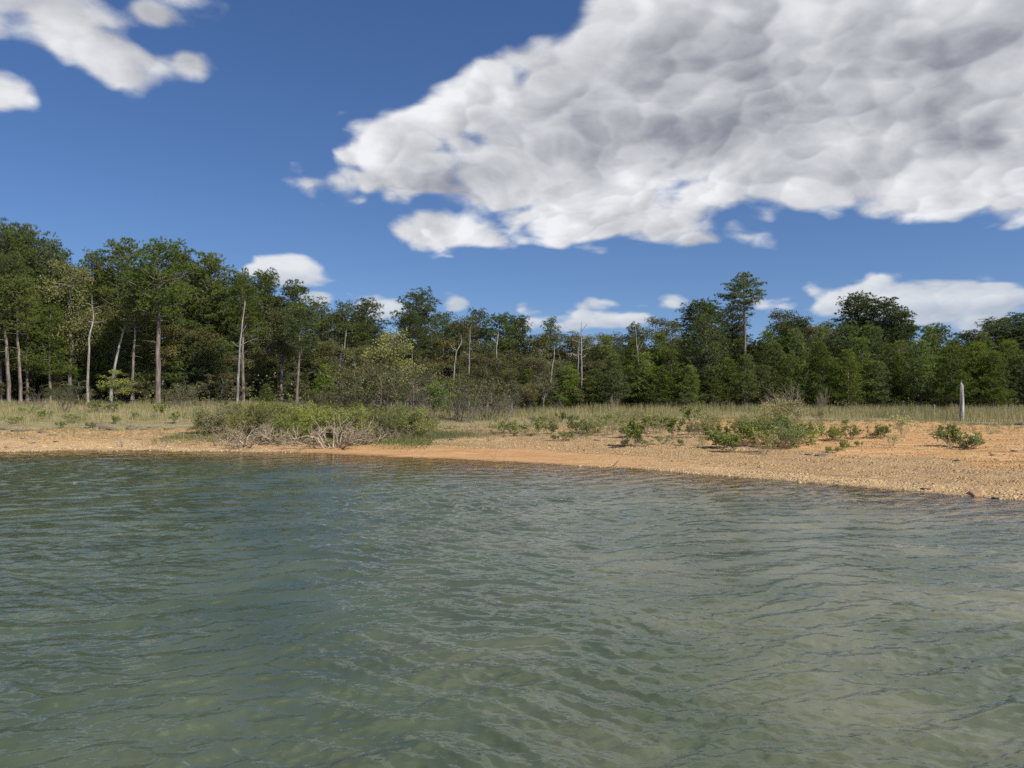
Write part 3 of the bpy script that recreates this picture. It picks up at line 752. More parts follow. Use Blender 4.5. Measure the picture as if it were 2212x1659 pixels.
for f_ in FOREST:
    kind, o, xv, Y, yt, named = f_
    o['group'] = GN[kind]
    if named: continue
    zi = next(i for i, (a, b, t) in enumerate(ZON) if a <= xv < b)
    buckets.setdefault((kind, zi, depth_word(kind, Y) if Y < 99 else 'farthest'), []).append((xv, o))
for (kind, zi, dw), lst in buckets.items():
    lst.sort(key=lambda q: q[0])
    for i, (xv, o) in enumerate(lst):
        s_ = f'{dw} row {KN[kind]} {ZON[zi][2]}'
        if len(lst) > 1: s_ = f'{ORD[i]} {dw} row {KN[kind]} {ZON[zi][2]}'
        o['label'] = s_

# ------------------------------------------------------------------ dead trunks
def snag(name, pts, r0, r1, label, branches=(), cat='dead tree', broken=True, seed=0, base_Y=64, sides=9):
    """pts: (xv, yv) from foot to tip at depth base_Y"""
    r = np.random.default_rng(seed + 900)
    P = []
    for i, (xv, yv) in enumerate(pts):
        P.append([(xv - CX) / FV * base_Y, base_Y + i * r.normal(0, .1), H - (yv - CY) / FV * base_Y])
    P = np.array(P); g0 = gz(P[0][0], P[0][1]); P[0][2] = min(P[0][2], g0)
    # resample and roughen
    n = 14; t = np.linspace(0, 1, n); tt = np.linspace(0, 1, len(P))
    Q = np.stack([np.interp(t, tt, P[:, k]) for k in range(3)], 1)
    Q[1:-1] += r.normal(0, .014, (n - 2, 3)) * [1, 1, 0]
    org = Q[0].copy(); Q -= org
    root = empty(name, tuple(org)); tag(root, label, cat)
    w = Buf(); R = np.linspace(r0, r1, n) * r.uniform(.9, 1.1, n) * .62; R[0] *= 1.25; Q[0][2] -= .3
    w.tube(Q, R, sides)
    if broken:       # splintered tip
        for k in range(4):
            a = k * 1.57 + r.uniform(0, 1); c = Q[-1] + np.array([math.cos(a), math.sin(a), 0]) * R[-1] * .5
            w.tube([c - [0, 0, .15], c + [r.normal(0, .02), 0, r.uniform(.15, .6)]], [R[-1] * .5, .008], 4, False)
    part('trunk', w.mesh('snag trunk', M['dead'], True), root)
    for (t0, dx, dz, L) in branches:
        L *= .72      # fraction up the trunk, direction, length in m
        b = Buf(); i = t0 * (n - 1); i0 = int(i); p0 = Q[i0] + (Q[min(i0 + 1, n - 1)] - Q[i0]) * (i - i0)
        d = unit(np.array([dx, r.uniform(-.5, .3), dz]))
        m1 = p0 + d * L * .5 + r.normal(0, .05, 3); e = p0 + d * L + [0, 0, .1 * L]
        b.tube([p0, m1, e], [.034, .022, .009], 4, False)
        for k in range(2):
            q = p0 + (e - p0) * r.uniform(.4, .8); b.tube([q, q + unit(d + rvec(r, 1)[0] * .8) * L * .3], [.018, .007], 3, False)
        part('branch', b.mesh('snag branch', M['dead']), root)
    return root
snag('dead_tree', [(189, 872), (191, 800), (195, 720), (197, 690), (194, 648)], .19, .05, 'slender white snag with short side branches at the left edge of the wood',
     [(.95, .9, .1, 1.0), (.9, .9, .15, 1.1), (.86, -.8, .3, .9), (.82, .9, .3, 1.0), (.7, .9, .1, 1.5), (.7, -.6, .3, .6), (.92, -.6, .5, .6)], seed=1)
snag('dead_tree', [(238, 872), (246, 800), (256, 745), (268, 703)], .24, .09, 'thick grey leaning dead trunk behind the rounded olive bush', [(.9, -.5, .7, .8)], seed=2, base_Y=66)
snag('dead_tree', [(512, 880), (515, 810), (520, 740), (526, 655)], .20, .07, 'pale snag with forked side limbs in front of the left wood',
     [(.62, -.7, .5, 1.0), (.63, .9, .35, 2.2), (.55, .8, .2, 1.2), (.5, -.9, -.2, .8), (.45, .7, .3, .9), (.75, .5, .7, 1.2)], seed=4)
snag('dead_tree', [(727, 872), (731, 800), (739, 757)], .20, .13, 'broken topped pale dead trunk, left of the crossed pair', [(.95, -.3, .9, .6)], seed=5, base_Y=66)
snag('dead_tree', [(733, 872), (738, 800), (746, 722)], .13, .08, 'thin leaning dead trunk crossing behind the broken topped one', seed=6, base_Y=66.6)
snag('dead_tree', [(976, 850), (982, 790), (986, 760), (997, 738)], .13, .05, 'short curved grey snag with one side limb behind the brown shrubs', [(.7, -.7, .6, 1.3), (.75, .6, .7, .9)], seed=7, base_Y=66)
snag('dead_tree', [(1012, 870), (1013, 790), (1015, 715)], .13, .06, 'straight white dead pole just right of the short curved snag', [(.6, .8, .2, .9), (.65, -.7, .4, .8), (.4, .9, .3, .9), (.75, .8, -.2, .8)], seed=8, base_Y=64)
snag('dead_tree', [(1146, 870), (1147, 808)], .07, .04, 'short thin white dead stem left of the middle young pines', seed=9, base_Y=64)
snag('dead_tree', [(1186, 870), (1190, 810), (1198, 762)], .12, .06, 'leaning white dead pole left of the tall middle snag', [(.7, -.7, .6, .8)], seed=10, base_Y=64)
snag('dead_tree', [(1256, 875), (1256, 790), (1256, 708)], .14, .05, 'tall white snag with many side branches in the middle of the wood',
     [(.95, .5, .6, 1.0), (.9, -.6, .5, 1.1), (.85, .8, .4, 1.2), (.8, -.8, .2, 1.0), (.7, .9, .2, 1.4), (.65, -.9, 0, 1.5), (.5, .9, .1, .7), (.35, .9, .0, .8), (.6, .7, .5, .9)], seed=11, base_Y=63)
snag('dead_tree', [(1248, 870), (1249, 800), (1250, 750)], .10, .05, 'shorter grey dead pole close beside the tall middle snag', [(.8, -.9, .1, 1.6)], seed=12, base_Y=63.6)
snag('dead_tree', [(1380, 860), (1379, 790), (1376, 755), (1371, 712)], .11, .06, 'pale curved snag below the round topped tree', [(.6, .5, .9, 2.6), (.62, .25, 1, 1.4), (.5, -.6, .3, .7)], seed=13, base_Y=68)
snag('dead_tree', [(1072, 800), (1073, 745), (1076, 722)], .09, .05, 'small grey dead top showing above the brown trees', [(.6, -.5, .5, .6)], seed=14, base_Y=70)

def stump(xv, yb, yt, w0, label, name='dead_tree_stump', cat='tree stump'):
    x, y, z = on(xv, yb); h = top_h(yt, y, z); r = np.random.default_rng(int(xv))
    rt = empty(name, (x, y, z)); tag(rt, label, cat)
    w = Buf(); n = 9; zs = np.linspace(-.2, h * .9, n)
    w.tube(np.stack([np.sin(zs * 1.3) * .03, zs * 0, zs], 1), w0 * np.linspace(1.15, .75, n) * r.uniform(.9, 1.1, n), 9)
    for k in range(5):
        a = k * 1.25; c = np.array([math.cos(a) * w0 * .4, math.sin(a) * w0 * .4, h * .86])
        w.tube([c - [0, 0, h * .1], c + [0, 0, h * r.uniform(.04, .15)]], [w0 * .36, w0 * .14], 5)
    part('trunk', w.mesh('stump', M['deadpale'], True), rt)
stump(2077, 909, 822, .135, 'tall pale standing dead stump in the dry grass at right')
stump(2018, 893, 873, .06, 'short pale post stub in the dry grass left of the standing stump')
stump(1953, 893, 878, .04, 'tiny pale stub far left of the standing stump in dry grass')
stump(2133, 893, 880, .04, 'tiny pale stub right of the standing stump')

# ------------------------------------------------------------------ bare shrubs by the wood
BARE = [build_shrub(501, 3, 1.3, 7, 4, 3, None, barkmat='twigdark', rad=.03, spread=.5), build_shrub(502, 3, 1.5, 6, 4, 3, 'oak', .09, 6, 'twigdark', rad=.03, spread=.55)]
BARE.append(build_shrub(503, 3, 1.2, 5, 4, 3, None, barkmat='twig', rad=.03, spread=.5))
bl = [(822, 772, 52, 1, 1.3), (868, 790, 52, 1, 1.2), (900, 800, 53, 0, 1.1), (795, 830, 52, 0, 1.2), (755, 838, 52, 1, 1.2), (700, 845, 52, 1, 1.2), (925, 838, 50, 0, 1), (985, 812, 51, 1, 1.3), (1018, 840, 50, 0, 1.1),
      (1060, 820, 52, 1, 1.3), (1095, 835, 52, 0, 1.1), (650, 852, 54, 0, 1.1), (600, 855, 56, 0, 1), (1700, 826, 50, 2, 1.1), (1672, 850, 50, 2, 1.2), (1778, 832, 52, 2, .45), (1770, 846, 52, 2, .4), (140, 838, 58, 1, 1.2), (85, 842, 58, 0, 1.1), (400, 832, 60, 1, 1.2), (1210, 855, 58, 0, 1), (1330, 852, 57, 2, .8)]
bl.sort()
bn = ['leafless grey brown shrub', 'thinly leaved brown shrub', 'bare pale branching shrub']
wh = {85: 'at the far left edge of the wood', 140: 'beside the slender white snag', 400: 'in front of the big round pine', 600: 'left of the broken twin trunks, farthest left', 650: 'below and left of the broken twin trunks',
      700: 'just left of the broken twin trunks', 755: 'just right of the broken twin trunks', 795: 'under the left side of the yellow green tree', 822: 'under the middle of the yellow green tree', 868: 'under the right side of the yellow green tree',
      900: 'below the big middle pine', 925: 'left of the small bright green tree', 985: 'right of the small bright green tree', 1018: 'left of the brown tinged tree', 1060: 'directly below the brown tinged tree', 1095: 'right of the brown tinged tree',
      1210: 'left of the tall middle snag', 1330: 'below the right side young pines', 1672: 'left one above the big sand bush', 1700: 'tallest one above the big sand bush', 1770: 'left stem of the two thin ones', 1778: 'right stem of the two thin ones'}
for (xv, yt, Y, v_, wk) in bl:
    x, y, z = at(xv, Y); h = top_h(yt, Y, z)
    put('bare_shrub', BARE[v_], (x, y, z), h, 3, bn[v_] + ' ' + wh[xv], 'shrub', 'bare shrubs before the wood', wk)

# ------------------------------------------------------------------ shore thicket
M['shrubpale'] = leaf_mat('pale shrub leaves', (.14, .155, .05), (.26, .27, .11), .3, (.22, .17, .09), .2)
GS = [build_shrub(601, 1.8, 1.4, 12, 3, 4, 'shrub', .09, 12, 'twig', .7, .028, .06, .15), build_shrub(602, 1.8, 1.6, 12, 3, 4, 'shrub', .09, 12, 'twig', .7, .028, .04, .15)]
DS = [build_shrub(611, 1.4, 1.3, 16, 3, 3, None, barkmat='twig', spread=.6, rad=.045, up=.02), build_shrub(612, 1.4, 1.6, 12, 3, 3, None, barkmat='twig', spread=.75, rad=.042, up=-.02),
      build_shrub(613, 1.4, .9, 6, 3, 2, None, barkmat='twig', spread=.6, rad=.036)]
gl_ = [(442, 925, 893), (478, 938, 886), (512, 928, 884), (548, 946, 880), (585, 935, 876), (618, 950, 888), (652, 938, 878), (690, 948, 880), (728, 940, 884), (762, 946, 886),
       (795, 934, 884), (828, 945, 888), (860, 934, 882), (892, 942, 890), (915, 930, 892), (500, 915, 880), (640, 915, 872), (780, 915, 876), (870, 915, 878)]
r_gs = random.Random(9)
for i, (xv, yb, yt) in enumerate(sorted(gl_)):
    x, y, z = on(xv, yb)
    yt += r_gs.uniform(-9, 12)
    put('leafy_shrub', GS[i % 2], (x, y, z), top_h(yt, y, z), 1.8, f'{ORD[i]} green leafy shrub from the left in the shore thicket', 'shrub', 'leafy shrubs of the shore thicket', r_gs.uniform(.75, 1.1), None, {'foliage': M['shrubpale']} if i % 3 == 1 else None)
dl = [(430, 962, 925, 2, .8), (466, 964, 930, 2, .8), (500, 955, 918, 1, 1), (545, 964, 908, 1, 1.1), (592, 958, 915, 0, 1), (640, 960, 916, 1, 1), (688, 962, 918, 2, 1), (722, 967, 902, 0, 1.15), (765, 960, 922, 0, .9), (812, 956, 918, 1, 1), (850, 950, 925, 1, .9), (900, 944, 915, 1, 1.2), (262, 966, 938, 2, 1.2)]
for i, (xv, yb, yt, v_, wk) in enumerate(sorted(dl)):
    x, y, z = on(xv, yb)
    lb = 'largest fan of bare pale stems at the front of the shore thicket' if xv == 722 else ('dry twiggy shrub alone on the left pebble beach' if xv == 262 else f'{ORD[i - 1]} tangle of bare pale branches from the left along the thicket')
    put('dead_shrub', DS[v_], (x, y, z - .02), top_h(yt, y, z), 1.4, lb, 'dead shrub', 'bare shrubs of the shore thicket', wk)

# ------------------------------------------------------------------ plants on the sand
SP = [build_shrub(701, .8, .35, 6, 2, 3, 'seedling', .10, 14, 'twigdark', .5, .008, .12, .09), build_shrub(702, .8, .5, 7, 2, 3, 'seedling', .10, 14, 'twigdark', .6, .008, .08, .1),
      build_shrub(703, .8, .3, 4, 2, 3, 'seedling', .10, 14, 'twigdark', .4, .008, .2, .07)]
DP = [build_shrub(711, .8, .3, 8, 2, 3, 'dryleaf', .06, 8, 'twig', .45, .006, .15, .07), build_shrub(712, .8, .4, 8, 2, 4, 'dryleaf', .06, 8, 'twig', .5, .006, .1, .07)]
BB = build_shrub(721, 1.5, 1.1, 15, 3, 3, 'seedling', .09, 6, 'twigdark', .6, .012, .08, .14)
z3 = [(480, 1345, 90, 1), (910, 1340, 90, 1), (880, 1330, 70, 1), (950, 1325, 70, 1), (640, 1330, 60, 0), (770, 1380, 50, 1), (680, 1385, 40, 0), (1510, 1270, 50, 1), (1300, 1435, 170, 2), (1220, 1430, 50, 0), (1355, 1425, 40, 1), (1510, 1410, 50, 1), (1590, 1360, 120, 2),
      (1240, 1360, 90, 0), (1950, 1445, 130, 0), (1720, 1250, 100, 2), (1340, 1320, 60, 1), (1640, 1420, 40, 0), (720, 1240, 60, 2), (280, 1330, 70, 1), (350, 1330, 50, 1), (1180, 1260, 40, 1), (1700, 1340, 60, 2), (1800, 1300, 60, 0), (550, 1260, 50, 1), (820, 1250, 50, 0), (1050, 1240, 45, 1), (1430, 1260, 55, 0), (2000, 1370, 90, 2)]
z4 = [(145, 1250, 100, 0), (225, 1272, 110, 0), (350, 1240, 130, 2), (400, 1215, 130, 1), (290, 1160, 90, 1), (330, 1180, 90, 0), (500, 1225, 130, 1), (545, 1240, 120, 1), (640, 1220, 120, 1), (680, 1180, 90, 0), (755, 1180, 90, 0), (850, 1200, 70, 0), (905, 1200, 50, 1), (1010, 1192, 70, 1), (1200, 1182, 70, 0),
      (1155, 1182, 30, 1), (950, 1265, 50, 0), (850, 1275, 30, 0), (885, 1282, 32, 1), (1055, 1240, 30, 0), (1640, 1165, 60, 0), (1690, 1238, 80, 1), (1660, 1238, 95, 2), (1755, 1252, 50, 1), (1825, 1256, 72, 0), (968, 1095, 32, 0), (110, 1160, 60, 2), (30, 1180, 80, 0), (740, 1225, 35, 0), (460, 1130, 80, 2), (560, 1120, 90, 0)]
plants = [(1008 + a * .2821, 561.6 + b * .2821, h * .2821, v_) for a, b, h, v_ in z3] + [(1512 + a * .3255, 561.6 + b * .3255, h * .3255, v_) for a, b, h, v_ in z4]
plants += [(250, 915, 14, 0), (160, 912, 14, 1), (100, 905, 16, 0), (60, 895, 14, 1), (345, 900, 22, 2), (195, 925, 10, 1), (225, 892, 20, 1), (290, 905, 12, 0), (380, 915, 20, 2), (130, 925, 12, 0), (30, 915, 12, 1)]
plants.sort()
def zone_name(xv):
    for b, t in ((320, 'on the left beach'), (500, 'left of the shore thicket'), (1250, 'right of the small bright tree'), (1400, 'on the middle sand'), (1560, 'before the big sand bush'),
                 (1700, 'around the big sand bush'), (1900, 'just right of the big sand bush'), (9999, 'on the orange sand at right')):
        if xv < b: return t
cnt = {}
for (xv, yb, h, v_) in plants: cnt.setdefault(zone_name(xv), []).append(xv)
used_n = {}
for (xv, yb, h, v_) in plants:
    x, y, z = on(xv, yb); zn = zone_name(xv); i = used_n.get(zn, 0); used_n[zn] = i + 1
    put('seedling_plant', SP[v_], (x, y, z), (1.0 if 1500 < xv < 1760 else 1.2) * h / FV * y, .8, f'{ORD[i]} green seedling from the left {zn}', 'plant', 'leafy seedlings on the shore', 1.2)
x, y, z = on(1703, 969); put('leafy_shrub', BB, (x, y, z), 1.5 * 38 / 60, 1.5, 'densest dark green bush on the open sand at right', 'bush', None, .95)
x, y, z = on(1665, 960); put('leafy_shrub', BB, (x, y, z), 1.5 * 52 / 60, 1.5, 'tall thin leaved bush behind the densest sand bush', 'bush', None, 1.1)
x, y, z = on(1625, 945); put('leafy_shrub', BB, (x, y, z), 1.05, 1.5, 'pale loose bush left of the densest sand bush', 'bush', None, 1.0, mats={'foliage': M['shrubpale']})
dp = [(1512 + a * .3255, 561.6 + b * .3255, h * .3255) for a, b, h in ((430, 1282, 120), (1365, 1182, 120), (1275, 1232, 60), (600, 1100, 140), (520, 1090, 120), (470, 1110, 110), (30, 1140, 100), (80, 1120, 80))]
dp += [(1008 + a * .2821, 561.6 + b * .2821, h * .2821) for a, b, h in ((1100, 1340, 70), (1200, 1300, 80), (1450, 1330, 80), (1750, 1360, 100), (1850, 1340, 90), (1900, 1300, 80), (1400, 1260, 60), (620, 1260, 60), (1810, 1420, 60))]
random.seed(61)
for k in range(34): dp.append((random.uniform(1130, 1780), random.uniform(903, 938), random.uniform(10, 24)))
dp.sort()
cnt = {}
for d_ in dp: cnt.setdefault(zone_name(d_[0]), []).append(d_[0])
for i, (xv, yb, h) in enumerate(dp):
    x, y, z = on(xv, yb); zn = zone_name(xv)
    put('dry_weed', DP[i % 2], (x, y, z), 1.2 * h / FV * y, .8, f'{ORD[cnt[zn].index(xv)]} straw coloured weed from the left {zn}', 'weed', 'dry weeds on the shore', 1.0)
# thin saplings of the left grass and by the sandy gap
SA = [build_shrub(731, 2.2, .4, 1, 3, 3, 'oak', .09, 7, 'twigdark', .5, .022, .3, .16), build_shrub(732, 2.2, .4, 1, 3, 3, 'oak', .09, 7, 'twigdark', .55, .02, .25, .16)]
sap = [(112, 895, 838), (132, 892, 850), (178, 898, 846), (220, 890, 862), (416, 905, 850), (465, 903, 862), (525, 885, 850), (1034, 930, 842), (1056, 936, 862), (330, 890, 856), (372, 885, 850), (1082, 925, 870), (1000, 925, 870)]
sap.sort()
for i, (xv, yb, yt) in enumerate(sap):
    x, y, z = on(xv, yb)
    put('sapling', SA[i % 2], (x, y, z), top_h(yt, y, z), 2.2, f'{ORD[i]} thin stemmed sapling from the left before the wood', 'sapling', 'thin saplings before the wood', 1.1)

# ------------------------------------------------------------------ sticks, rocks
def stick(pts, r0, label, name='driftwood_stick', cat='driftwood', mt='twig'):
    P = np.array([on(a, b) for a, b, c_ in pts]); y0 = P[0][1]
    for i, (a, b, c_) in enumerate(pts):
        if c_ > 0: P[i] = [(a - CX) / FV * y0, y0, gz((a - CX) / FV * y0, y0) + c_]
    org = P[0].copy(); b_ = Buf(); b_.tube(P - org, np.linspace(r0, r0 * .4, len(P)), 6)
    o = bpy.data.objects.new(name, b_.mesh(name, M[mt], True)); COL.objects.link(o); o.location = org; tag(o, label, cat)
stick([(357, 966, 0), (362, 955, .28), (355, 945, .5), (347, 938, .62)], .03, 'curved dark stick standing on the left pebble beach', mt='twigdark')
stick([(395, 960, 0), (397, 940, .5), (396, 922, .9)], .018, 'thin upright twig between the left beach and the thicket')
for k, (a, b, dx, h) in enumerate([(1068, 993, -14, .35), (1070, 993, 4, .55), (1092, 992, 3, .3), (893, 992, -3, .25), (905, 991, 18, .3), (958, 996, 4, .3)]):
    stick([(a, b - 1, 0), (a + dx * .5, b, h * .5), (a + dx, b, h)], .014, ['left stem of the forked twig in the wet orange sand', 'tallest stem of the forked twig in the wet orange sand', 'small twig right of the forked twig at the waterline',
          'left twig of two poking from the wet sand', 'slanting twig of two poking from the wet sand', 'twig sticking up at the waterline below the small tree'][k], 'twig', 'twig')
stick([(1326, 1007, 0), (1330, 1003, .1), (1336, 996, .22)], .03, 'short dark driftwood piece at the waterline on the middle shore', mt='twigdark')
stick([(1610, 1030, 0), (1610, 1024, .12)], .02, 'tiny pale stake standing at the waterline', 'stake', 'stake')
stick([(232, 888, 0), (246, 890, 0), (262, 886, .12)], .045, 'pale fallen log lying in the left grass', 'fallen_log', 'log', 'dead')
stick([(2000, 998, 0), (2022, 992, 0), (2038, 986, 0)], .02, 'pale stick lying on the stony slope at right')

def rock_mat(name, a, b):
    m, N = mat(name); tc = N.n('ShaderNodeTexCoord').outputs['Object']
    oi = N.n('ShaderNodeNewGeometry').outputs['Random Per Island']
    n = N.noise(tc, 9, 5, .65); col = N.mix(n, a, b)
    vv = N.m('ADD', .65, N.m('MULTIPLY', oi, .7)); cc = N.n('ShaderNodeCombineColor', {0: vv, 1: vv, 2: vv}).outputs[0]
    col = N.mix(1.0, col, cc, 'MULTIPLY')
    bp = N.n('ShaderNodeBump', {'Height': n, 'Distance': .02})
    p = N.n('ShaderNodeBsdfPrincipled', {'Base Color': col, 'Roughness': .9, 'Specular IOR Level': .2, 'Normal': bp.outputs[0]})
    finish(N, p.outputs[0]); return m
M['rockdark'] = rock_mat('dark shale', (.09, .075, .065), (.22, .18, .15)); M['rockpale'] = rock_mat('tan stone', (.25, .155, .085), (.50, .33, .18))
import bmesh
def rock_mesh(seed, sx, sy, sz, mt):
    r = np.random.default_rng(seed); bm = bmesh.new(); bmesh.ops.create_icosphere(bm, subdivisions=3, radius=1)
    pl = [(rvec(r, 1)[0], r.uniform(.6, .9)) for _ in range(12)]
    for v in bm.verts:
        c = np.array(v.co)
        for (n_, d_) in pl:
            k = c @ n_
            if k > d_: c = c - n_ * (k - d_)
        c = c + r.normal(0, .012, 3); v.co = (c[0] * sx, c[1] * sy, c[2] * sz)
    me = bpy.data.meshes.new('rock'); bm.to_mesh(me); bm.free(); me.materials.append(M[mt]); return me
RK = [rock_mesh(1, .5, .3, .12, 'rockdark'), rock_mesh(2, .5, .35, .16, 'rockdark'), rock_mesh(3, .5, .3, .14, 'rockpale')]
rk = [(10, 928, .5, 0), (40, 932, .5, 0), (92, 935, .35, 1), (112, 941, .3, 0), (28, 967, .45, 2), (70, 958, .2, 1), (205, 922, .6, 0), (222, 925, .55, 0), (240, 928, .5, 1), (285, 926, .55, 1), (330, 924, .35, 0), (302, 924, .25, 0),
      (316, 928, .3, 1), (160, 965, .25, 2), (52, 948, .2, 0), (290, 937, .2, 2), (362, 928, .3, 0), (373, 926, .3, 0), (300, 950, .18, 0), (120, 955, .2, 1), (2112, 1068, .42, 2), (1998, 1058, .16, 1), (2067, 996, .2, 1), (1775, 985, .3, 0),
      (1745, 983, .22, 0), (2205, 918, .5, 1), (2055, 966, .2, 2), (1290, 952, .2, 0), (1475, 962, .25, 0), (2040, 1071, .1, 1), (2150, 1077, .12, 1), (1480, 915, .25, 1), (975, 951, .3, 0), (1640, 1010, .12, 0), (2190, 975, .15, 1)]
rk.sort(); cnt = {}
def rzone(xv):
    for b, t in ((150, 'at the far left of the beach'), (270, 'below the slender snag'), (420, 'on the beach left of the thicket'), (1300, 'on the middle shore'), (1700, 'on the stony middle slope'), (2000, 'on the slope right of the sand bushes'), (9999, 'on the right hand shore')):
        if xv < b: return t
for q in rk: cnt.setdefault(rzone(q[0]), []).append(q[0])
random.seed(71)
for (xv, yb, sz, v_) in rk:
    x, y, z = on(xv, yb)
    o = bpy.data.objects.new('rock', RK[v_]); COL.objects.link(o); o.location = (x, y, z + .07 * sz); o.scale = (sz * 2.0, sz * 2.0, sz * 1.9); o.rotation_euler = (random.uniform(-.1, .1), random.uniform(-.1, .1), random.uniform(0, 6))
    zn = rzone(xv); i = cnt[zn].index(xv)
    lb = 'large flat tan rock at the water edge on the right hand shore' if xv == 2112 else ('dark boulder in the grass at the far right edge' if xv == 2205 else f'{ORD[i]} flat {"tan" if v_ == 2 else "dark"} rock from the left {zn}')
    tag(o, lb, 'rock', 'loose flat rocks on the shore')

# ------------------------------------------------------------------ pebbles (uncountable)
def pebbles(name, lo, hi, mt, n, seed, label, mean):
    r = np.random.default_rng(seed)
    # more stones nearer the viewer's side; keep to the bare shore
    X = r.uniform(-34, 36, n * 3); S = r.uniform(lo, hi, n * 3)
    Y = shore(X) + S
    keep = (Y < grass_edge(X) + 2) & (np.abs(X) < Y * .78 + 2)
    mudz = np.exp(-((X + 3) / 9) ** 4) * (S < 3.5)
    keep &= r.random(len(X)) > mudz * 1.1
    keep &= r.random(len(X)) < smooth((hi - S) / (.45 * (hi - lo))) * smooth((S - lo) / (.2 * (hi - lo)))
    keep &= (lump(X, Y, 2.5, 1, 4) + .9 * np.sin(S * 2.6 + np.sin(X * .4) * 2) - .10 * np.maximum(S - 8, 0) + r.normal(0, .5, len(X)) > -.1)
    X, Y, S = X[keep][:n], Y[keep][:n], S[keep][:n]; n = len(X)
    sz = r.lognormal(mean, .5, n); Z = ground_z(X, Y) + sz * .1
    cube = np.array([[-1, -1, -1], [1, -1, -1], [1, 1, -1], [-1, 1, -1], [-.7, -.7, 1], [.7, -.7, 1], [.7, .7, 1], [-.7, .7, 1]])
    fc = np.array([[0, 1, 5, 4], [1, 2, 6, 5], [2, 3, 7, 6], [3, 0, 4, 7], [4, 5, 6, 7]])
    V = cube[None] * (1 + r.uniform(-.35, .35, (n, 8, 3)))
    V = V * (sz[:, None, None] * np.array([1, .8, .42])); a = r.uniform(0, 6.28, n); c, s_ = np.cos(a)[:, None], np.sin(a)[:, None]
    V = np.stack([V[..., 0] * c - V[..., 1] * s_, V[..., 0] * s_ + V[..., 1] * c, V[..., 2]], 2) + np.stack([X, Y, Z], 1)[:, None]
    F = (fc[None] + (np.arange(n) * 8)[:, None, None]).reshape(-1, 4)
    me = quads(name, V.reshape(-1, 3), F, M[mt])
    o = bpy.data.objects.new(name, me); COL.objects.link(o); o['kind'] = 'stuff'; tag(o, label, 'pebbles')
M['pebblepale'] = rock_mat('pale stone', (.30, .20, .10), (.58, .42, .23)); M['pebblebrown'] = rock_mat('brown stone', (.26, .16, .075), (.53, .345, .165))
pebbles('waterline_gravel', -.4, 2.4, 'pebblepale', 34000, 8, 'pale yellow gravel strip along the waterline', -4.15)
pebbles('shore_gravel', 1.6, 12, 'pebblebrown', 56000, 9, 'brown gravel spread over the lower slope', -4.05)
pebbles('upper_gravel', 11, 30, 'rockpale', 22000, 10, 'scattered tan stones on the upper orange slope', -3.6)

# ------------------------------------------------------------------ grass (uncountable)
def grass_mat(name, a, b, c):
    m, N = mat(name); g = N.n('ShaderNodeNewGeometry'); r_ = g.outputs['Random Per Island']
    pn = N.noise(g.outputs['Position'], .22, 3); col = N.mix(r_, a, b)
    col = N.mix(N.mr(pn, .42, .6), col, N.mix(r_, c, b))
    p = N.n('ShaderNodeBsdfPrincipled', {'Base Color': col, 'Roughness': .6, 'Specular IOR Level': .2})
    t = N.n('ShaderNodeBsdfTranslucent', {0: col}); mx = N.n('ShaderNodeMixShader', {0: .3, 1: p.outputs[0], 2: t.outputs[0]})
    finish(N, mx.outputs[0]); return m
def blades(name, X, Y, hgt, wd, mt, label, lean=.35):
    r = np.random.default_rng(len(X)); n = len(X); Z = ground_z(X, Y) - .03
    C = np.stack([X, Y, Z], 1); a = r.uniform(0, 6.28, n); b = r.uniform(0, 6.28, n)
    D = unit(np.stack([np.cos(a) * lean * r.random(n), np.sin(a) * lean * r.random(n), np.ones(n)], 1))
    W = np.stack([np.cos(b), np.sin(b), 0 * b], 1)
    bf = Buf(); bf.leaves(C, D, W, hgt, wd, 'blade')
    o = bpy.data.objects.new(name, bf.mesh(name, mt)); COL.objects.link(o); o['kind'] = 'stuff'; tag(o, label, 'grass')
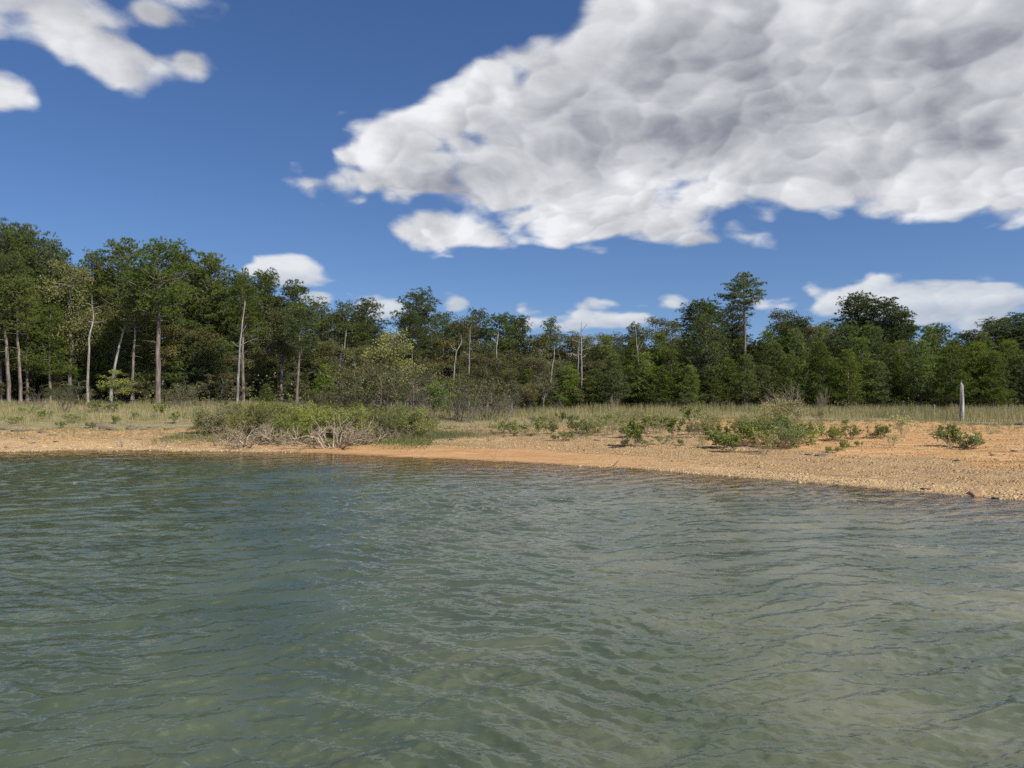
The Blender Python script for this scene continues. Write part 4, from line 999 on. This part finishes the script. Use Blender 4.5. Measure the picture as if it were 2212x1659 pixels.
def grass():
    r = np.random.default_rng(31); n = 330000
    Y = r.uniform(38, 72, n); X = (r.uniform(-1, 1, n)) * (Y * .74 + 3)
    ge, fe = grass_edge(X), forest_edge(X)
    m = smooth((Y - ge + 2.5 + 1.2 * lump(X, Y, 7, 1, 6)) / np.where(X < -8, 9, 4.5)) * (1 - smooth((Y - fe - 1) / 4))
    patchy = lump(X, Y, 3.2, 1, 2)
    k = r.random(n) < m * np.clip(.5 + .95 * patchy, .05, 1)
    near = smooth((Y - ge - 1) / 5)
    k &= r.random(n) < .35 + .65 * near
    X, Y, near = X[k], Y[k], near[k]
    hh = (.28 + .5 * near) * r.uniform(.55, 1.3, len(X)) * (.8 + .25 * lump(X, Y, 5, 1, 7))
    right = smooth((X + 5) / 12)
    hh = hh * (.62 + .32 * right)
    blades('tall_grass', X, Y, np.maximum(hh, .08), r.uniform(.012, .030, len(X)), grass_mat('dry grass', (.34, .30, .14), (.50, .43, .22), (.17, .20, .07)), 'tall dry straw and green grass between the shore and the wood')
    # low sedge patch right of the thicket
    n = 9000; X = r.normal(-4.9, 1.5, n); Y = r.normal(41.2, .8, n)
    blades('sedge', X, Y, r.uniform(.12, .38, n), r.uniform(.008, .016, n), grass_mat('sedge', (.12, .135, .055), (.22, .23, .11), (.14, .165, .06)), 'low green sedge patch at the right end of the shore thicket')
    n = 16000; X = r.uniform(-19, -4, n); Y = shore(X) + r.normal(5.2, 1.2, n)
    blades('ground_cover', X, Y, r.uniform(.05, .2, n), r.uniform(.015, .03, n), grass_mat('low herbs', (.12, .145, .04), (.21, .23, .08), (.13, .16, .045)), 'low green ground cover under the shore thicket', .9)
    # sparse tufts on the upper beach
    tc = 2600; TX = r.uniform(-33, 34, tc); TY = grass_edge(TX) - r.random(tc) ** 1.6 * 9
    k = TY - shore(TX) > 5; TX, TY = TX[k], TY[k]; X = np.repeat(TX, 16) + r.normal(0, .07, len(TX) * 16); Y = np.repeat(TY, 16) + r.normal(0, .07, len(TX) * 16)
    blades('grass_tufts', X, Y, r.uniform(.05, .22, len(X)), r.uniform(.008, .016, len(X)), grass_mat('tuft grass', (.20, .20, .08), (.36, .33, .16), (.13, .17, .05)), 'sparse small grass tufts on the upper sand', .7)
grass()

# dead litter and undergrowth deep in the wood
def undergrowth():
    r = np.random.default_rng(77); n = 90000
    Y = r.uniform(66, 110, n); X = r.uniform(-1, 1, n) * (Y * .8)
    k = Y > forest_edge(X) + 5; X, Y = X[k], Y[k]; n = len(X)
    Z = ground_z(X, Y) + r.random(n) ** 1.5 * np.clip(1.3 + lump(X, Y, 6, 1.2, 1), .3, 3)
    D = unit(rvec(r, n) + [0, 0, .2]); W = unit(np.cross(D, rvec(r, n))); b = Buf()
    b.leaves(np.stack([X, Y, Z], 1), D, W, r.uniform(.15, .3, n), r.uniform(.1, .2, n))
    o = bpy.data.objects.new('undergrowth', b.mesh('undergrowth', M['oak'])); COL.objects.link(o); o['kind'] = 'stuff'; tag(o, 'dark leafy undergrowth deep inside the wood', 'undergrowth')
undergrowth()
